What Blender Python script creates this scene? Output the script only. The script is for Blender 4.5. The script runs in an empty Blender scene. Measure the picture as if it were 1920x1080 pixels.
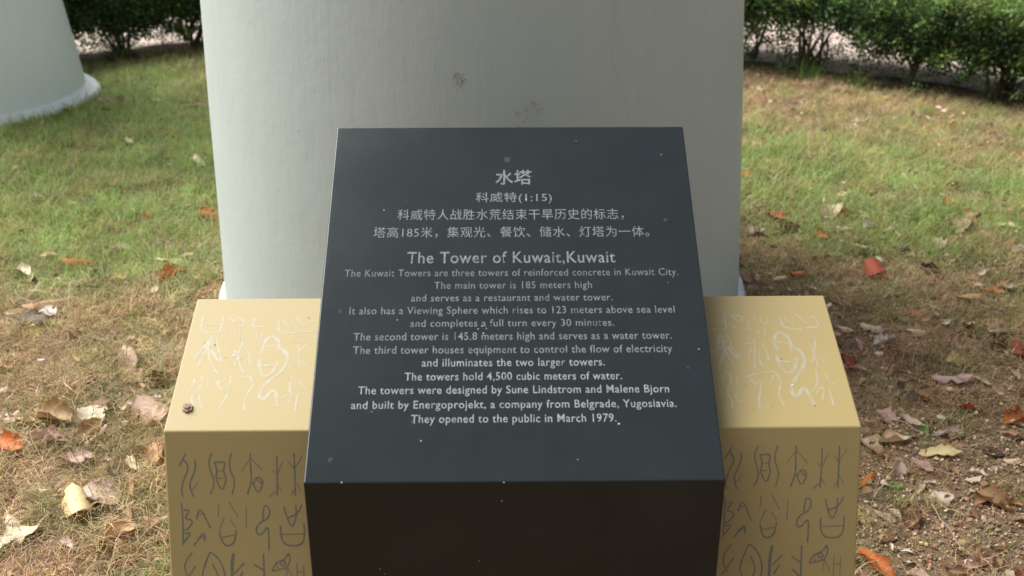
import bpy, bmesh, math, random
import numpy as np
from mathutils import Vector, Matrix, Euler
CAM={'x': -0.0212, 'z': 1.5, 'pitch': 0.42467, 'roll': 0.0005, 'yaw': 0.01304}
SLAB={'y1': 1.3012, 'z1': 0.6094, 'y2': 1.8421, 'z2': 0.9735}
BLK={'w': 0.5285, 'y1': 1.4191, 'z1': 0.6245, 'y2': 1.6742, 'z2': 0.7267, 'slope': 0.2822}
TEXT=[('水塔', -0.0263, 0.0353, 0.5273, 0.0304, 1, 1), ('科威特(1:15)', -0.059, 0.0673, 0.4909, 0.0198, 1, 0.35), ('科威特人战胜水荒结束干旱历史的标志，', -0.1871, 0.1844, 0.4552, 0.0215, 1, 0), ('塔高185米，集观光、餐饮、储水、灯塔为一体。', -0.2244, 0.2238, 0.4203, 0.0211, 1, 0), ('The Tower of Kuwait,Kuwait', -0.168, 0.1653, 0.3708, 0.0215, 1, 0.5), ('The Kuwait Towers are three towers of reinforced concrete in Kuwait City.', -0.2658, 0.2639, 0.3461, 0.0131, 0, 0), ('The main tower is 185 meters high', -0.1233, 0.1254, 0.3227, 0.0129, 0, 0), ('and serves as a restaurant and water tower.', -0.1585, 0.1568, 0.2997, 0.0127, 1, 0), ('It also has a Viewing Sphere which rises to 123 meters above sea level', -0.2536, 0.2522, 0.2769, 0.013, 1, 0), ('and completes a full turn every 30 minutes.', -0.1584, 0.1562, 0.2541, 0.0124, 1, 0), ('The second tower is 145.8 meters high and serves as a water tower.', -0.2443, 0.2436, 0.2306, 0.0131, 1, 0.2), ('The third tower houses equipment to control the flow of electricity', -0.2435, 0.2424, 0.2074, 0.0129, 1, 0.3), ('and illuminates the two larger towers.', -0.1384, 0.138, 0.1851, 0.0132, 2, 0.3), ('The towers hold 4,500 cubic meters of water.', -0.1632, 0.1627, 0.1617, 0.013, 2, 0.3), ('The towers were designed by Sune Lindstrom and Malene Bjorn', -0.2316, 0.2316, 0.1395, 0.0128, 2, 0.4), ('and built by Energoprojekt, a company from Belgrade, Yugoslavia.', -0.2403, 0.2406, 0.1155, 0.0126, 2, 0.4), ('They opened to the public in March 1979.', -0.151, 0.1501, 0.0923, 0.0129, 2, 0.3)]
GLYPHS=[('L', 'top', 0.0036, [[(-0.5115, 0.2345), (-0.5106, 0.2194), (-0.5094, 0.2062), (-0.5065, 0.2004), (-0.4999, 0.1979), (-0.49, 0.197), (-0.4805, 0.1986)], [(-0.478, 0.2342), (-0.4764, 0.2175), (-0.4774, 0.2093), (-0.4788, 0.1994)], [(-0.5053, 0.2144), (-0.4784, 0.215)]]), ('L', 'top', 0.0036, [[(-0.4692, 0.2333), (-0.4644, 0.2266), (-0.4563, 0.2224)], [(-0.4561, 0.229), (-0.4462, 0.229), (-0.4412, 0.2206), (-0.4423, 0.2123), (-0.4488, 0.214)], [(-0.4567, 0.2174), (-0.4427, 0.2223)], [(-0.4395, 0.2256), (-0.4409, 0.2106)], [(-0.46, 0.2042), (-0.4565, 0.183)], [(-0.4523, 0.2058), (-0.4486, 0.1829)], [(-0.4453, 0.2041), (-0.4418, 0.1781)]]), ('L', 'top', 0.0036, [[(-0.4244, 0.2322), (-0.4254, 0.2221), (-0.4261, 0.2105)], [(-0.4152, 0.2321), (-0.416, 0.2171)], [(-0.4273, 0.2106), (-0.4185, 0.2088), (-0.4054, 0.2121)], [(-0.4281, 0.1958), (-0.4292, 0.1828)], [(-0.4177, 0.1957), (-0.4147, 0.1795)], [(-0.408, 0.1956), (-0.405, 0.1794)]]), ('L', 'top', 0.0036, [[(-0.3841, 0.2269), (-0.3841, 0.2136), (-0.3801, 0.1971)], [(-0.3816, 0.2268), (-0.3746, 0.2201), (-0.3659, 0.2101), (-0.3628, 0.22), (-0.3585, 0.23), (-0.3536, 0.23), (-0.3452, 0.2116), (-0.3378, 0.2116), (-0.3328, 0.2215), (-0.3241, 0.2214)], [(-0.38, 0.1963), (-0.3652, 0.1953), (-0.3483, 0.1968), (-0.3231, 0.2016)], [(-0.3659, 0.2101), (-0.3644, 0.1986)]]), ('L', 'top', 0.0036, [[(-0.3474, 0.1895), (-0.3354, 0.191)], [(-0.3603, 0.1767), (-0.3204, 0.1772)], [(-0.3513, 0.1726), (-0.3427, 0.1613), (-0.3423, 0.1487), (-0.3408, 0.1361), (-0.3391, 0.1222)], [(-0.3332, 0.1724), (-0.3381, 0.1629), (-0.3425, 0.1597)], [(-0.3412, 0.1393), (-0.3488, 0.1238)], [(-0.34, 0.1392), (-0.3248, 0.1221)]]), ('L', 'top', 0.0036, [[(-0.4862, 0.1897), (-0.4939, 0.1784), (-0.4964, 0.1656), (-0.5043, 0.1562), (-0.5098, 0.1405)], [(-0.4811, 0.188), (-0.477, 0.1719), (-0.4684, 0.1496), (-0.4645, 0.1339)], [(-0.4862, 0.1897), (-0.4898, 0.1688), (-0.487, 0.1466), (-0.4757, 0.1232), (-0.4652, 0.1108)], [(-0.4927, 0.1784), (-0.4886, 0.1624), (-0.4966, 0.1467), (-0.5006, 0.1234)], [(-0.4827, 0.1832), (-0.4862, 0.1624), (-0.4738, 0.1465)], [(-0.4946, 0.1688), (-0.4824, 0.1544), (-0.4686, 0.1371)], [(-0.4873, 0.1752), (-0.4944, 0.1545), (-0.5038, 0.1467)]]), ('L', 'top', 0.0036, [[(-0.4381, 0.178), (-0.4342, 0.1684), (-0.4399, 0.1589), (-0.4475, 0.1463)], [(-0.4334, 0.1636), (-0.4254, 0.1588), (-0.4211, 0.1461), (-0.4175, 0.1305)], [(-0.4383, 0.1716), (-0.4379, 0.1541), (-0.4423, 0.1369), (-0.4415, 0.1245)], [(-0.4488, 0.14), (-0.4523, 0.1323)], [(-0.4302, 0.143), (-0.4258, 0.1305)], [(-0.4399, 0.1589), (-0.4386, 0.1431), (-0.4317, 0.1229), (-0.4229, 0.112)]]), ('L', 'top', 0.0068, [[(-0.4031, 0.1538), (-0.4027, 0.1681), (-0.4007, 0.1794), (-0.396, 0.189), (-0.3887, 0.189), (-0.3805, 0.1824), (-0.3766, 0.1712), (-0.3766, 0.1537)], [(-0.3991, 0.1681), (-0.3822, 0.168)], [(-0.3755, 0.1632), (-0.3676, 0.1583), (-0.3604, 0.1488), (-0.3595, 0.1332), (-0.3628, 0.1223), (-0.3705, 0.1086), (-0.3839, 0.0951), (-0.3915, 0.0831), (-0.3946, 0.0683), (-0.3918, 0.0609), (-0.3836, 0.0608), (-0.3793, 0.0711), (-0.3744, 0.0778), (-0.3695, 0.0755), (-0.3659, 0.0622), (-0.3635, 0.0447)], [(-0.4048, 0.1413), (-0.402, 0.1226), (-0.3979, 0.1103), (-0.3916, 0.1034), (-0.3835, 0.1087), (-0.3776, 0.1178), (-0.3743, 0.1364)], [(-0.3992, 0.1272), (-0.3766, 0.1271)]]), ('L', 'top', 0.0036, [[(-0.4997, 0.1002), (-0.5001, 0.0893), (-0.505, 0.077)], [(-0.4893, 0.1064), (-0.4867, 0.0892), (-0.4926, 0.0753), (-0.4981, 0.0662), (-0.4961, 0.0555), (-0.4905, 0.045)], [(-0.4796, 0.1032), (-0.4756, 0.0814)], [(-0.5107, 0.0693), (-0.5084, 0.0541)], [(-0.4867, 0.0692), (-0.4844, 0.057), (-0.4783, 0.0434)]]), ('L', 'top', 0.0036, [[(-0.4669, 0.0937), (-0.4572, 0.0937), (-0.4527, 0.103)], [(-0.4641, 0.0984), (-0.4587, 0.0812), (-0.4482, 0.0765)], [(-0.4502, 0.0812), (-0.441, 0.0842), (-0.4447, 0.1061)], [(-0.4622, 0.0875), (-0.4514, 0.0812)], [(-0.441, 0.0765), (-0.4449, 0.0643), (-0.4486, 0.0506), (-0.4504, 0.0402)]]), ('L', 'top', 0.0036, [[(-0.431, 0.1044), (-0.42, 0.1043), (-0.4156, 0.1075), (-0.4088, 0.0949), (-0.4071, 0.0839), (-0.4127, 0.0732), (-0.4157, 0.058), (-0.4132, 0.0384)], [(-0.4234, 0.0872), (-0.417, 0.0856)]]), ('L', 'top', 0.0036, [[(-0.3501, 0.107), (-0.3487, 0.0913), (-0.3493, 0.0773), (-0.3433, 0.0681), (-0.3453, 0.0559), (-0.3481, 0.0499)], [(-0.3569, 0.0621), (-0.3505, 0.0681), (-0.3435, 0.0696)], [(-0.335, 0.099), (-0.3321, 0.0849), (-0.3229, 0.0787)], [(-0.334, 0.0711), (-0.3244, 0.071)], [(-0.3338, 0.0695), (-0.3353, 0.0528), (-0.3345, 0.0363)]]), ('R', 'top', 0.0036, [[(0.3525, 0.2337), (0.3525, 0.2156), (0.3517, 0.2014)], [(0.3243, 0.214), (0.3513, 0.2165)], [(0.3237, 0.1998), (0.3447, 0.1987), (0.3517, 0.2014)]]), ('R', 'top', 0.0036, [[(0.3577, 0.2327), (0.3707, 0.2299), (0.3822, 0.2262), (0.3808, 0.2172), (0.3725, 0.2155), (0.3707, 0.2209), (0.3611, 0.2282)], [(0.3632, 0.2066), (0.365, 0.2013), (0.3716, 0.2012)]]), ('R', 'top', 0.0036, [[(0.4038, 0.2351), (0.3998, 0.2189)], [(0.4124, 0.2224), (0.4119, 0.2116), (0.4213, 0.2116)], [(0.4241, 0.2277), (0.4209, 0.2098)], [(0.3891, 0.219), (0.391, 0.1975)], [(0.3792, 0.1985), (0.3939, 0.1993)], [(0.4039, 0.1957), (0.4021, 0.1851)], [(0.4154, 0.2009), (0.4124, 0.1833)]]), ('R', 'top', 0.0036, [[(0.4439, 0.2258), (0.4449, 0.2096), (0.4499, 0.2007), (0.4758, 0.1969)], [(0.4519, 0.2257), (0.4552, 0.2149), (0.4626, 0.2113)], [(0.4656, 0.2274), (0.4615, 0.2024)], [(0.4713, 0.2292), (0.4783, 0.2237), (0.4819, 0.2147), (0.4866, 0.2111), (0.4944, 0.2236), (0.5015, 0.2254), (0.505, 0.2163), (0.5047, 0.202), (0.4846, 0.2013)]]), ('R', 'top', 0.0036, [[(0.4815, 0.1925), (0.4934, 0.1924)], [(0.4682, 0.1785), (0.5081, 0.18)], [(0.4789, 0.1724), (0.4843, 0.1602), (0.4857, 0.1414), (0.4774, 0.1263)], [(0.4937, 0.174), (0.4892, 0.1585), (0.4857, 0.1414), (0.486, 0.1179)], [(0.487, 0.1414), (0.5029, 0.1245)]]), ('R', 'top', 0.0036, [[(0.3407, 0.1891), (0.335, 0.1769), (0.3328, 0.1613), (0.3215, 0.146)], [(0.3497, 0.1873), (0.3544, 0.175), (0.3534, 0.1595), (0.364, 0.1356)], [(0.342, 0.1891), (0.3439, 0.1751), (0.3415, 0.1493), (0.3389, 0.1408)], [(0.3328, 0.1613), (0.3438, 0.1561), (0.3356, 0.1358), (0.328, 0.1191)], [(0.3523, 0.1612), (0.3422, 0.1544), (0.3472, 0.1357), (0.3537, 0.1189)], [(0.3363, 0.1769), (0.3448, 0.163), (0.3518, 0.1492), (0.3601, 0.1356)], [(0.3523, 0.1785), (0.3408, 0.163), (0.3289, 0.1528)]]), ('R', 'top', 0.0036, [[(0.3756, 0.1679), (0.3873, 0.167)], [(0.3928, 0.1765), (0.392, 0.1558), (0.3867, 0.132), (0.3855, 0.117)], [(0.386, 0.1592), (0.3782, 0.1355)], [(0.4064, 0.1712), (0.4063, 0.1556), (0.411, 0.1454), (0.4087, 0.1319)], [(0.3992, 0.1523), (0.3938, 0.1354), (0.3987, 0.1186)], [(0.3901, 0.1922), (0.3846, 0.1748)]]), ('R', 'top', 0.0068, [[(0.4282, 0.1538), (0.4251, 0.1658), (0.4269, 0.1797), (0.4318, 0.1884), (0.439, 0.1919), (0.445, 0.1883), (0.4509, 0.1778), (0.4526, 0.1656), (0.45, 0.1519)], [(0.4301, 0.1719), (0.4514, 0.1665)], [(0.4542, 0.1604), (0.462, 0.1535), (0.4679, 0.1433), (0.4675, 0.1281), (0.4598, 0.1128), (0.4496, 0.0997), (0.4407, 0.0867), (0.4363, 0.0771), (0.4348, 0.0659), (0.4368, 0.0595), (0.4431, 0.0594), (0.4506, 0.0721), (0.4551, 0.0761), (0.4597, 0.0673), (0.4622, 0.0545), (0.4656, 0.0404)], [(0.4245, 0.1419), (0.4247, 0.1247), (0.4287, 0.1114), (0.4352, 0.1047), (0.4435, 0.108), (0.4505, 0.1179), (0.456, 0.1362)], [(0.4282, 0.1297), (0.4511, 0.1279)]]), ('R', 'top', 0.0036, [[(0.3376, 0.1087), (0.3445, 0.1038), (0.3436, 0.0891), (0.3326, 0.0666), (0.3383, 0.0539), (0.3367, 0.0351)], [(0.3313, 0.1006), (0.3284, 0.0811)], [(0.354, 0.0988), (0.3503, 0.0793)], [(0.3223, 0.0651), (0.3246, 0.0461)], [(0.3465, 0.0665), (0.3453, 0.0507), (0.3523, 0.0475)]]), ('R', 'top', 0.0036, [[(0.3654, 0.0987), (0.3759, 0.1002), (0.3818, 0.1051)], [(0.3731, 0.0986), (0.3753, 0.0888), (0.3808, 0.0839)], [(0.3696, 0.0776), (0.38, 0.0791), (0.3842, 0.0888)], [(0.3674, 0.0873), (0.374, 0.0888)], [(0.3841, 0.1035), (0.4041, 0.1083)], [(0.387, 0.0904), (0.3891, 0.0806), (0.3854, 0.0662), (0.3808, 0.0536), (0.3795, 0.0348)]]), ('R', 'top', 0.0036, [[(0.4082, 0.1099), (0.4166, 0.1065), (0.4209, 0.095), (0.4195, 0.0804), (0.414, 0.0676), (0.4143, 0.0517), (0.4182, 0.0392)], [(0.4132, 0.1016), (0.4039, 0.0854)]]), ('R', 'top', 0.0036, [[(0.4812, 0.1126), (0.4805, 0.0995), (0.479, 0.0832), (0.465, 0.0672)], [(0.4716, 0.0624), (0.4812, 0.0783), (0.4862, 0.0719), (0.479, 0.0497)], [(0.4949, 0.1043), (0.4968, 0.0863), (0.5075, 0.083)], [(0.4934, 0.0734), (0.5058, 0.0749)], [(0.4937, 0.0718), (0.4941, 0.0559), (0.4945, 0.0401)]]), ('L', 'front', 0.0032, [[(-0.4964, -0.0341), (-0.5007, -0.0432), (-0.5077, -0.0544)], [(-0.5007, -0.0443), (-0.494, -0.0523), (-0.4944, -0.0613), (-0.4999, -0.0727), (-0.5043, -0.0852), (-0.5054, -0.0954), (-0.5041, -0.1034)], [(-0.4828, -0.0444), (-0.4823, -0.058), (-0.4878, -0.0716), (-0.4927, -0.0818), (-0.492, -0.091), (-0.4877, -0.1036)], [(-0.4795, -0.0796), (-0.4888, -0.0921)]]), ('L', 'front', 0.0032, [[(-0.4562, -0.0344), (-0.4615, -0.0434), (-0.4625, -0.0536), (-0.4582, -0.0684), (-0.4553, -0.0775), (-0.4563, -0.0878), (-0.4623, -0.0992)], [(-0.4268, -0.0346), (-0.4311, -0.0459), (-0.4311, -0.0595), (-0.4256, -0.0732), (-0.4244, -0.0823), (-0.4289, -0.1)], [(-0.4541, -0.0491), (-0.4366, -0.0481), (-0.4397, -0.0572), (-0.4405, -0.064), (-0.4371, -0.0743), (-0.4392, -0.0845), (-0.444, -0.0936), (-0.4501, -0.0821), (-0.4529, -0.073), (-0.4497, -0.0617), (-0.4541, -0.0491)], [(-0.4498, -0.0628), (-0.4399, -0.0623)], [(-0.4508, -0.0742), (-0.4409, -0.0737)]]), ('L', 'front', 0.0032, [[(-0.399, -0.0348), (-0.3994, -0.0586), (-0.3985, -0.0779), (-0.4059, -0.1002)], [(-0.3999, -0.0439), (-0.4132, -0.063)], [(-0.3998, -0.0416), (-0.3815, -0.0621)], [(-0.398, -0.0802), (-0.3889, -0.1009), (-0.3799, -0.0781), (-0.3895, -0.0712), (-0.3965, -0.0825)], [(-0.3907, -0.0746), (-0.3855, -0.0826), (-0.381, -0.0792)]]), ('L', 'front', 0.0032, [[(-0.3594, -0.0396), (-0.3594, -0.0703), (-0.3605, -0.1034)], [(-0.3504, -0.0487), (-0.3588, -0.0691)], [(-0.3662, -0.0622), (-0.3599, -0.0703)], [(-0.3607, -0.0942), (-0.372, -0.1038)], [(-0.3594, -0.0874), (-0.3531, -0.0954)]]), ('L', 'front', 0.0032, [[(-0.333, -0.0353), (-0.3329, -0.0648), (-0.3331, -0.1036)], [(-0.3212, -0.041), (-0.3327, -0.0591)], [(-0.3417, -0.0488), (-0.3333, -0.0613)], [(-0.3321, -0.0898), (-0.3396, -0.1007)], [(-0.3313, -0.083), (-0.3246, -0.0945)]]), ('L', 'front', 0.0034, [[(-0.5067, -0.1128), (-0.5055, -0.1355), (-0.5071, -0.181)], [(-0.5044, -0.1247), (-0.4924, -0.1236), (-0.5045, -0.1379), (-0.4886, -0.1404), (-0.4984, -0.1547), (-0.5042, -0.157)], [(-0.5045, -0.1618), (-0.4929, -0.1595), (-0.5063, -0.1762)]]), ('L', 'front', 0.0034, [[(-0.4851, -0.1392), (-0.479, -0.1178), (-0.4641, -0.1537)], [(-0.4813, -0.1309), (-0.4734, -0.1309)], [(-0.4911, -0.1812), (-0.4734, -0.1573), (-0.4742, -0.1741)], [(-0.4854, -0.1692), (-0.475, -0.1669)]]), ('L', 'front', 0.0034, [[(-0.4499, -0.115), (-0.4518, -0.1341)], [(-0.4344, -0.1122), (-0.4211, -0.1361)], [(-0.4422, -0.136), (-0.4511, -0.1562)], [(-0.4338, -0.1396), (-0.4252, -0.1529)], [(-0.4512, -0.1586), (-0.4478, -0.1743), (-0.4424, -0.1816), (-0.4344, -0.181), (-0.4278, -0.1745), (-0.4253, -0.1564)], [(-0.4476, -0.1683), (-0.4268, -0.1642)]]), ('L', 'front', 0.0034, [[(-0.4085, -0.1195), (-0.4098, -0.1542)]]), ('L', 'front', 0.0034, [[(-0.3842, -0.1412), (-0.3815, -0.1161), (-0.3737, -0.121), (-0.3724, -0.1305), (-0.3778, -0.14), (-0.3871, -0.1442), (-0.3943, -0.1519), (-0.3946, -0.1615), (-0.3902, -0.1651), (-0.3843, -0.1616), (-0.3771, -0.1508), (-0.3758, -0.1628), (-0.3762, -0.1905)]]), ('L', 'front', 0.0034, [[(-0.3514, -0.1199), (-0.3459, -0.1415), (-0.3395, -0.1547), (-0.3319, -0.1344), (-0.3331, -0.1177)], [(-0.3458, -0.1379), (-0.3295, -0.1308), (-0.3239, -0.1166)], [(-0.3576, -0.1498), (-0.3572, -0.1702), (-0.3507, -0.1811), (-0.3381, -0.183), (-0.3254, -0.1801), (-0.321, -0.1681), (-0.3214, -0.1465)], [(-0.3558, -0.1642), (-0.3225, -0.1633)]]), ('L', 'front', 0.0034, [[(-0.4939, -0.192), (-0.5042, -0.2052), (-0.5071, -0.2173), (-0.5021, -0.2319), (-0.4988, -0.2368)], [(-0.4897, -0.2138), (-0.5009, -0.2307), (-0.5083, -0.2416)]]), ('L', 'front', 0.0034, [[(-0.4669, -0.1916), (-0.4785, -0.22), (-0.4803, -0.2345), (-0.4719, -0.2529), (-0.4559, -0.2567), (-0.4436, -0.2373), (-0.4483, -0.2129), (-0.458, -0.1971), (-0.4669, -0.1916)], [(-0.4643, -0.2104), (-0.4548, -0.2299), (-0.46, -0.2444)]]), ('L', 'front', 0.0034, [[(-0.3728, -0.2233), (-0.3666, -0.21), (-0.3502, -0.2029), (-0.3464, -0.192), (-0.344, -0.2053), (-0.3483, -0.215), (-0.3508, -0.2186), (-0.3728, -0.2233)], [(-0.3597, -0.2113), (-0.3549, -0.2052), (-0.3505, -0.2113), (-0.3564, -0.2161), (-0.3597, -0.2113)], [(-0.3496, -0.2186), (-0.3513, -0.2356)], [(-0.3485, -0.2186), (-0.3398, -0.2357)], [(-0.3665, -0.2076), (-0.3635, -0.2197)]]), ('L', 'front', 0.0034, [[(-0.3344, -0.2103), (-0.3344, -0.248)], [(-0.3241, -0.214), (-0.3241, -0.248)], [(-0.3337, -0.2248), (-0.3245, -0.2249)]]), ('L', 'front', 0.0068, [[(-0.4303, -0.1937), (-0.4339, -0.2106), (-0.4342, -0.2471)], [(-0.4149, -0.2096), (-0.4305, -0.2264)], [(-0.4177, -0.2241), (-0.4276, -0.2411)]]), ('L', 'front', 0.0068, [[(-0.385, -0.1941), (-0.3852, -0.2475)], [(-0.4, -0.2121), (-0.3854, -0.222)], [(-0.3985, -0.2328), (-0.3863, -0.2451)]]), ('R', 'front', 0.0032, [[(0.3325, -0.0284), (0.3282, -0.0375), (0.3212, -0.0487)], [(0.3282, -0.0386), (0.3349, -0.0466), (0.3345, -0.0556), (0.329, -0.067), (0.3246, -0.0795), (0.3235, -0.0897), (0.3248, -0.0977)], [(0.3461, -0.0387), (0.3466, -0.0523), (0.3411, -0.0659), (0.3362, -0.0761), (0.3369, -0.0853), (0.3412, -0.0979)], [(0.3494, -0.0739), (0.3401, -0.0864)]]), ('R', 'front', 0.0032, [[(0.3727, -0.0287), (0.3674, -0.0377), (0.3664, -0.0479), (0.3707, -0.0627), (0.3736, -0.0718), (0.3726, -0.0821), (0.3666, -0.0935)], [(0.4021, -0.0289), (0.3978, -0.0402), (0.3978, -0.0538), (0.4033, -0.0675), (0.4045, -0.0766), (0.4, -0.0943)], [(0.3748, -0.0434), (0.3923, -0.0424), (0.3892, -0.0515), (0.3884, -0.0583), (0.3918, -0.0686), (0.3897, -0.0788), (0.3849, -0.0879), (0.3788, -0.0764), (0.376, -0.0673), (0.3792, -0.056), (0.3748, -0.0434)], [(0.3791, -0.0571), (0.389, -0.0566)], [(0.3781, -0.0685), (0.388, -0.068)]]), ('R', 'front', 0.0032, [[(0.4299, -0.0291), (0.4295, -0.0529), (0.4304, -0.0722), (0.423, -0.0945)], [(0.429, -0.0382), (0.4157, -0.0573)], [(0.4291, -0.0359), (0.4474, -0.0564)], [(0.4309, -0.0745), (0.44, -0.0952), (0.449, -0.0724), (0.4394, -0.0655), (0.4324, -0.0768)], [(0.4382, -0.0689), (0.4434, -0.0769), (0.4479, -0.0735)]]), ('R', 'front', 0.0032, [[(0.4695, -0.0339), (0.4695, -0.0646), (0.4684, -0.0977)], [(0.4785, -0.043), (0.4701, -0.0634)], [(0.4627, -0.0565), (0.469, -0.0646)], [(0.4682, -0.0885), (0.4569, -0.0981)], [(0.4695, -0.0817), (0.4758, -0.0897)]]), ('R', 'front', 0.0032, [[(0.4959, -0.0296), (0.496, -0.0591), (0.4958, -0.0979)], [(0.5077, -0.0353), (0.4962, -0.0534)], [(0.4872, -0.0431), (0.4956, -0.0556)], [(0.4968, -0.0841), (0.4893, -0.095)], [(0.4976, -0.0773), (0.5043, -0.0888)]]), ('R', 'front', 0.0034, [[(0.3222, -0.1071), (0.3234, -0.1298), (0.3218, -0.1753)], [(0.3245, -0.119), (0.3365, -0.1179), (0.3244, -0.1322), (0.3403, -0.1347), (0.3305, -0.149), (0.3247, -0.1513)], [(0.3244, -0.1561), (0.336, -0.1538), (0.3226, -0.1705)]]), ('R', 'front', 0.0034, [[(0.3438, -0.1335), (0.3499, -0.1121), (0.3648, -0.148)], [(0.3476, -0.1252), (0.3555, -0.1252)], [(0.3378, -0.1755), (0.3555, -0.1516), (0.3547, -0.1684)], [(0.3435, -0.1635), (0.3539, -0.1612)]]), ('R', 'front', 0.0034, [[(0.379, -0.1093), (0.3771, -0.1284)], [(0.3945, -0.1065), (0.4078, -0.1304)], [(0.3867, -0.1303), (0.3778, -0.1505)], [(0.3951, -0.1339), (0.4037, -0.1472)], [(0.3777, -0.1529), (0.3811, -0.1686), (0.3865, -0.1759), (0.3945, -0.1753), (0.4011, -0.1688), (0.4036, -0.1507)], [(0.3813, -0.1626), (0.4021, -0.1585)]]), ('R', 'front', 0.0034, [[(0.4204, -0.1138), (0.4191, -0.1485)]]), ('R', 'front', 0.0034, [[(0.4447, -0.1355), (0.4474, -0.1104), (0.4552, -0.1153), (0.4565, -0.1248), (0.4511, -0.1343), (0.4418, -0.1385), (0.4346, -0.1462), (0.4343, -0.1558), (0.4387, -0.1594), (0.4446, -0.1559), (0.4518, -0.1451), (0.4531, -0.1571), (0.4527, -0.1848)]]), ('R', 'front', 0.0034, [[(0.4775, -0.1142), (0.483, -0.1358), (0.4894, -0.149), (0.497, -0.1287), (0.4958, -0.112)], [(0.4831, -0.1322), (0.4994, -0.1251), (0.505, -0.1109)], [(0.4713, -0.1441), (0.4717, -0.1645), (0.4782, -0.1754), (0.4908, -0.1773), (0.5035, -0.1744), (0.5079, -0.1624), (0.5075, -0.1408)], [(0.4731, -0.1585), (0.5064, -0.1576)]]), ('R', 'front', 0.0034, [[(0.335, -0.1863), (0.3247, -0.1995), (0.3218, -0.2116), (0.3268, -0.2262), (0.3301, -0.2311)], [(0.3392, -0.2081), (0.328, -0.225), (0.3206, -0.2359)]]), ('R', 'front', 0.0034, [[(0.362, -0.1859), (0.3504, -0.2143), (0.3486, -0.2288), (0.357, -0.2472), (0.373, -0.251), (0.3853, -0.2316), (0.3806, -0.2072), (0.3709, -0.1914), (0.362, -0.1859)], [(0.3646, -0.2047), (0.3741, -0.2242), (0.3689, -0.2387)]]), ('R', 'front', 0.0034, [[(0.4561, -0.2176), (0.4623, -0.2043), (0.4787, -0.1972), (0.4825, -0.1863), (0.4849, -0.1996), (0.4806, -0.2093), (0.4781, -0.2129), (0.4561, -0.2176)], [(0.4692, -0.2056), (0.474, -0.1995), (0.4784, -0.2056), (0.4725, -0.2104), (0.4692, -0.2056)], [(0.4793, -0.2129), (0.4776, -0.2299)], [(0.4804, -0.2129), (0.4891, -0.23)], [(0.4624, -0.2019), (0.4654, -0.214)]]), ('R', 'front', 0.0034, [[(0.4945, -0.2046), (0.4945, -0.2423)], [(0.5048, -0.2083), (0.5048, -0.2423)], [(0.4952, -0.2191), (0.5044, -0.2192)]]), ('R', 'front', 0.0068, [[(0.3986, -0.188), (0.395, -0.2049), (0.3947, -0.2414)], [(0.414, -0.2039), (0.3984, -0.2207)], [(0.4112, -0.2184), (0.4013, -0.2354)]]), ('R', 'front', 0.0068, [[(0.4439, -0.1884), (0.4437, -0.2418)], [(0.4289, -0.2064), (0.4435, -0.2163)], [(0.4304, -0.2271), (0.4426, -0.2394)]])]
NUT=(-0.4996, 0.0423)
SPECKS=[('L', -0.4455, 0.1557), ('L', -0.4469, 0.149), ('R', 0.4377, 0.0812)]
FLECKS=[(-0.0071, 0.5805, 0.00425), (-0.2099, 0.4756, 0.00212), (-0.2679, 0.2824, 0.00255), (-0.1356, 0.0637, 0.00127), (-0.2654, 0.0356, 0.00255), (0.2518, 0.4529, 0.00255), (-0.1786, 0.2665, 0.00127), (0.2569, 0.5897, 0.00127), (-0.0483, 0.2544, 0.0017), (-0.0409, 0.2505, 0.0017), (-0.054, 0.2497, 0.0017), (-0.0458, 0.2421, 0.0017), (0.2828, 0.2121, 0.00102), (-0.0827, 0.1915, 0.00111), (0.0905, 0.033, 0.00085), (0.1124, 0.6195, 0.00127), (-0.2461, 0.0006, 0.0017), (-0.0155, -0.0011, 0.00127), (0.1531, 0.0887, 0.0017), (-0.1475, 0.0933, 0.00255), (-0.2093, 0.1109, 0.00127), (-0.2389, 0.3895, 0.00085), (0.2458, 0.3322, 0.00102), (0.2635, 0.1802, 0.00102)]
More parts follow.
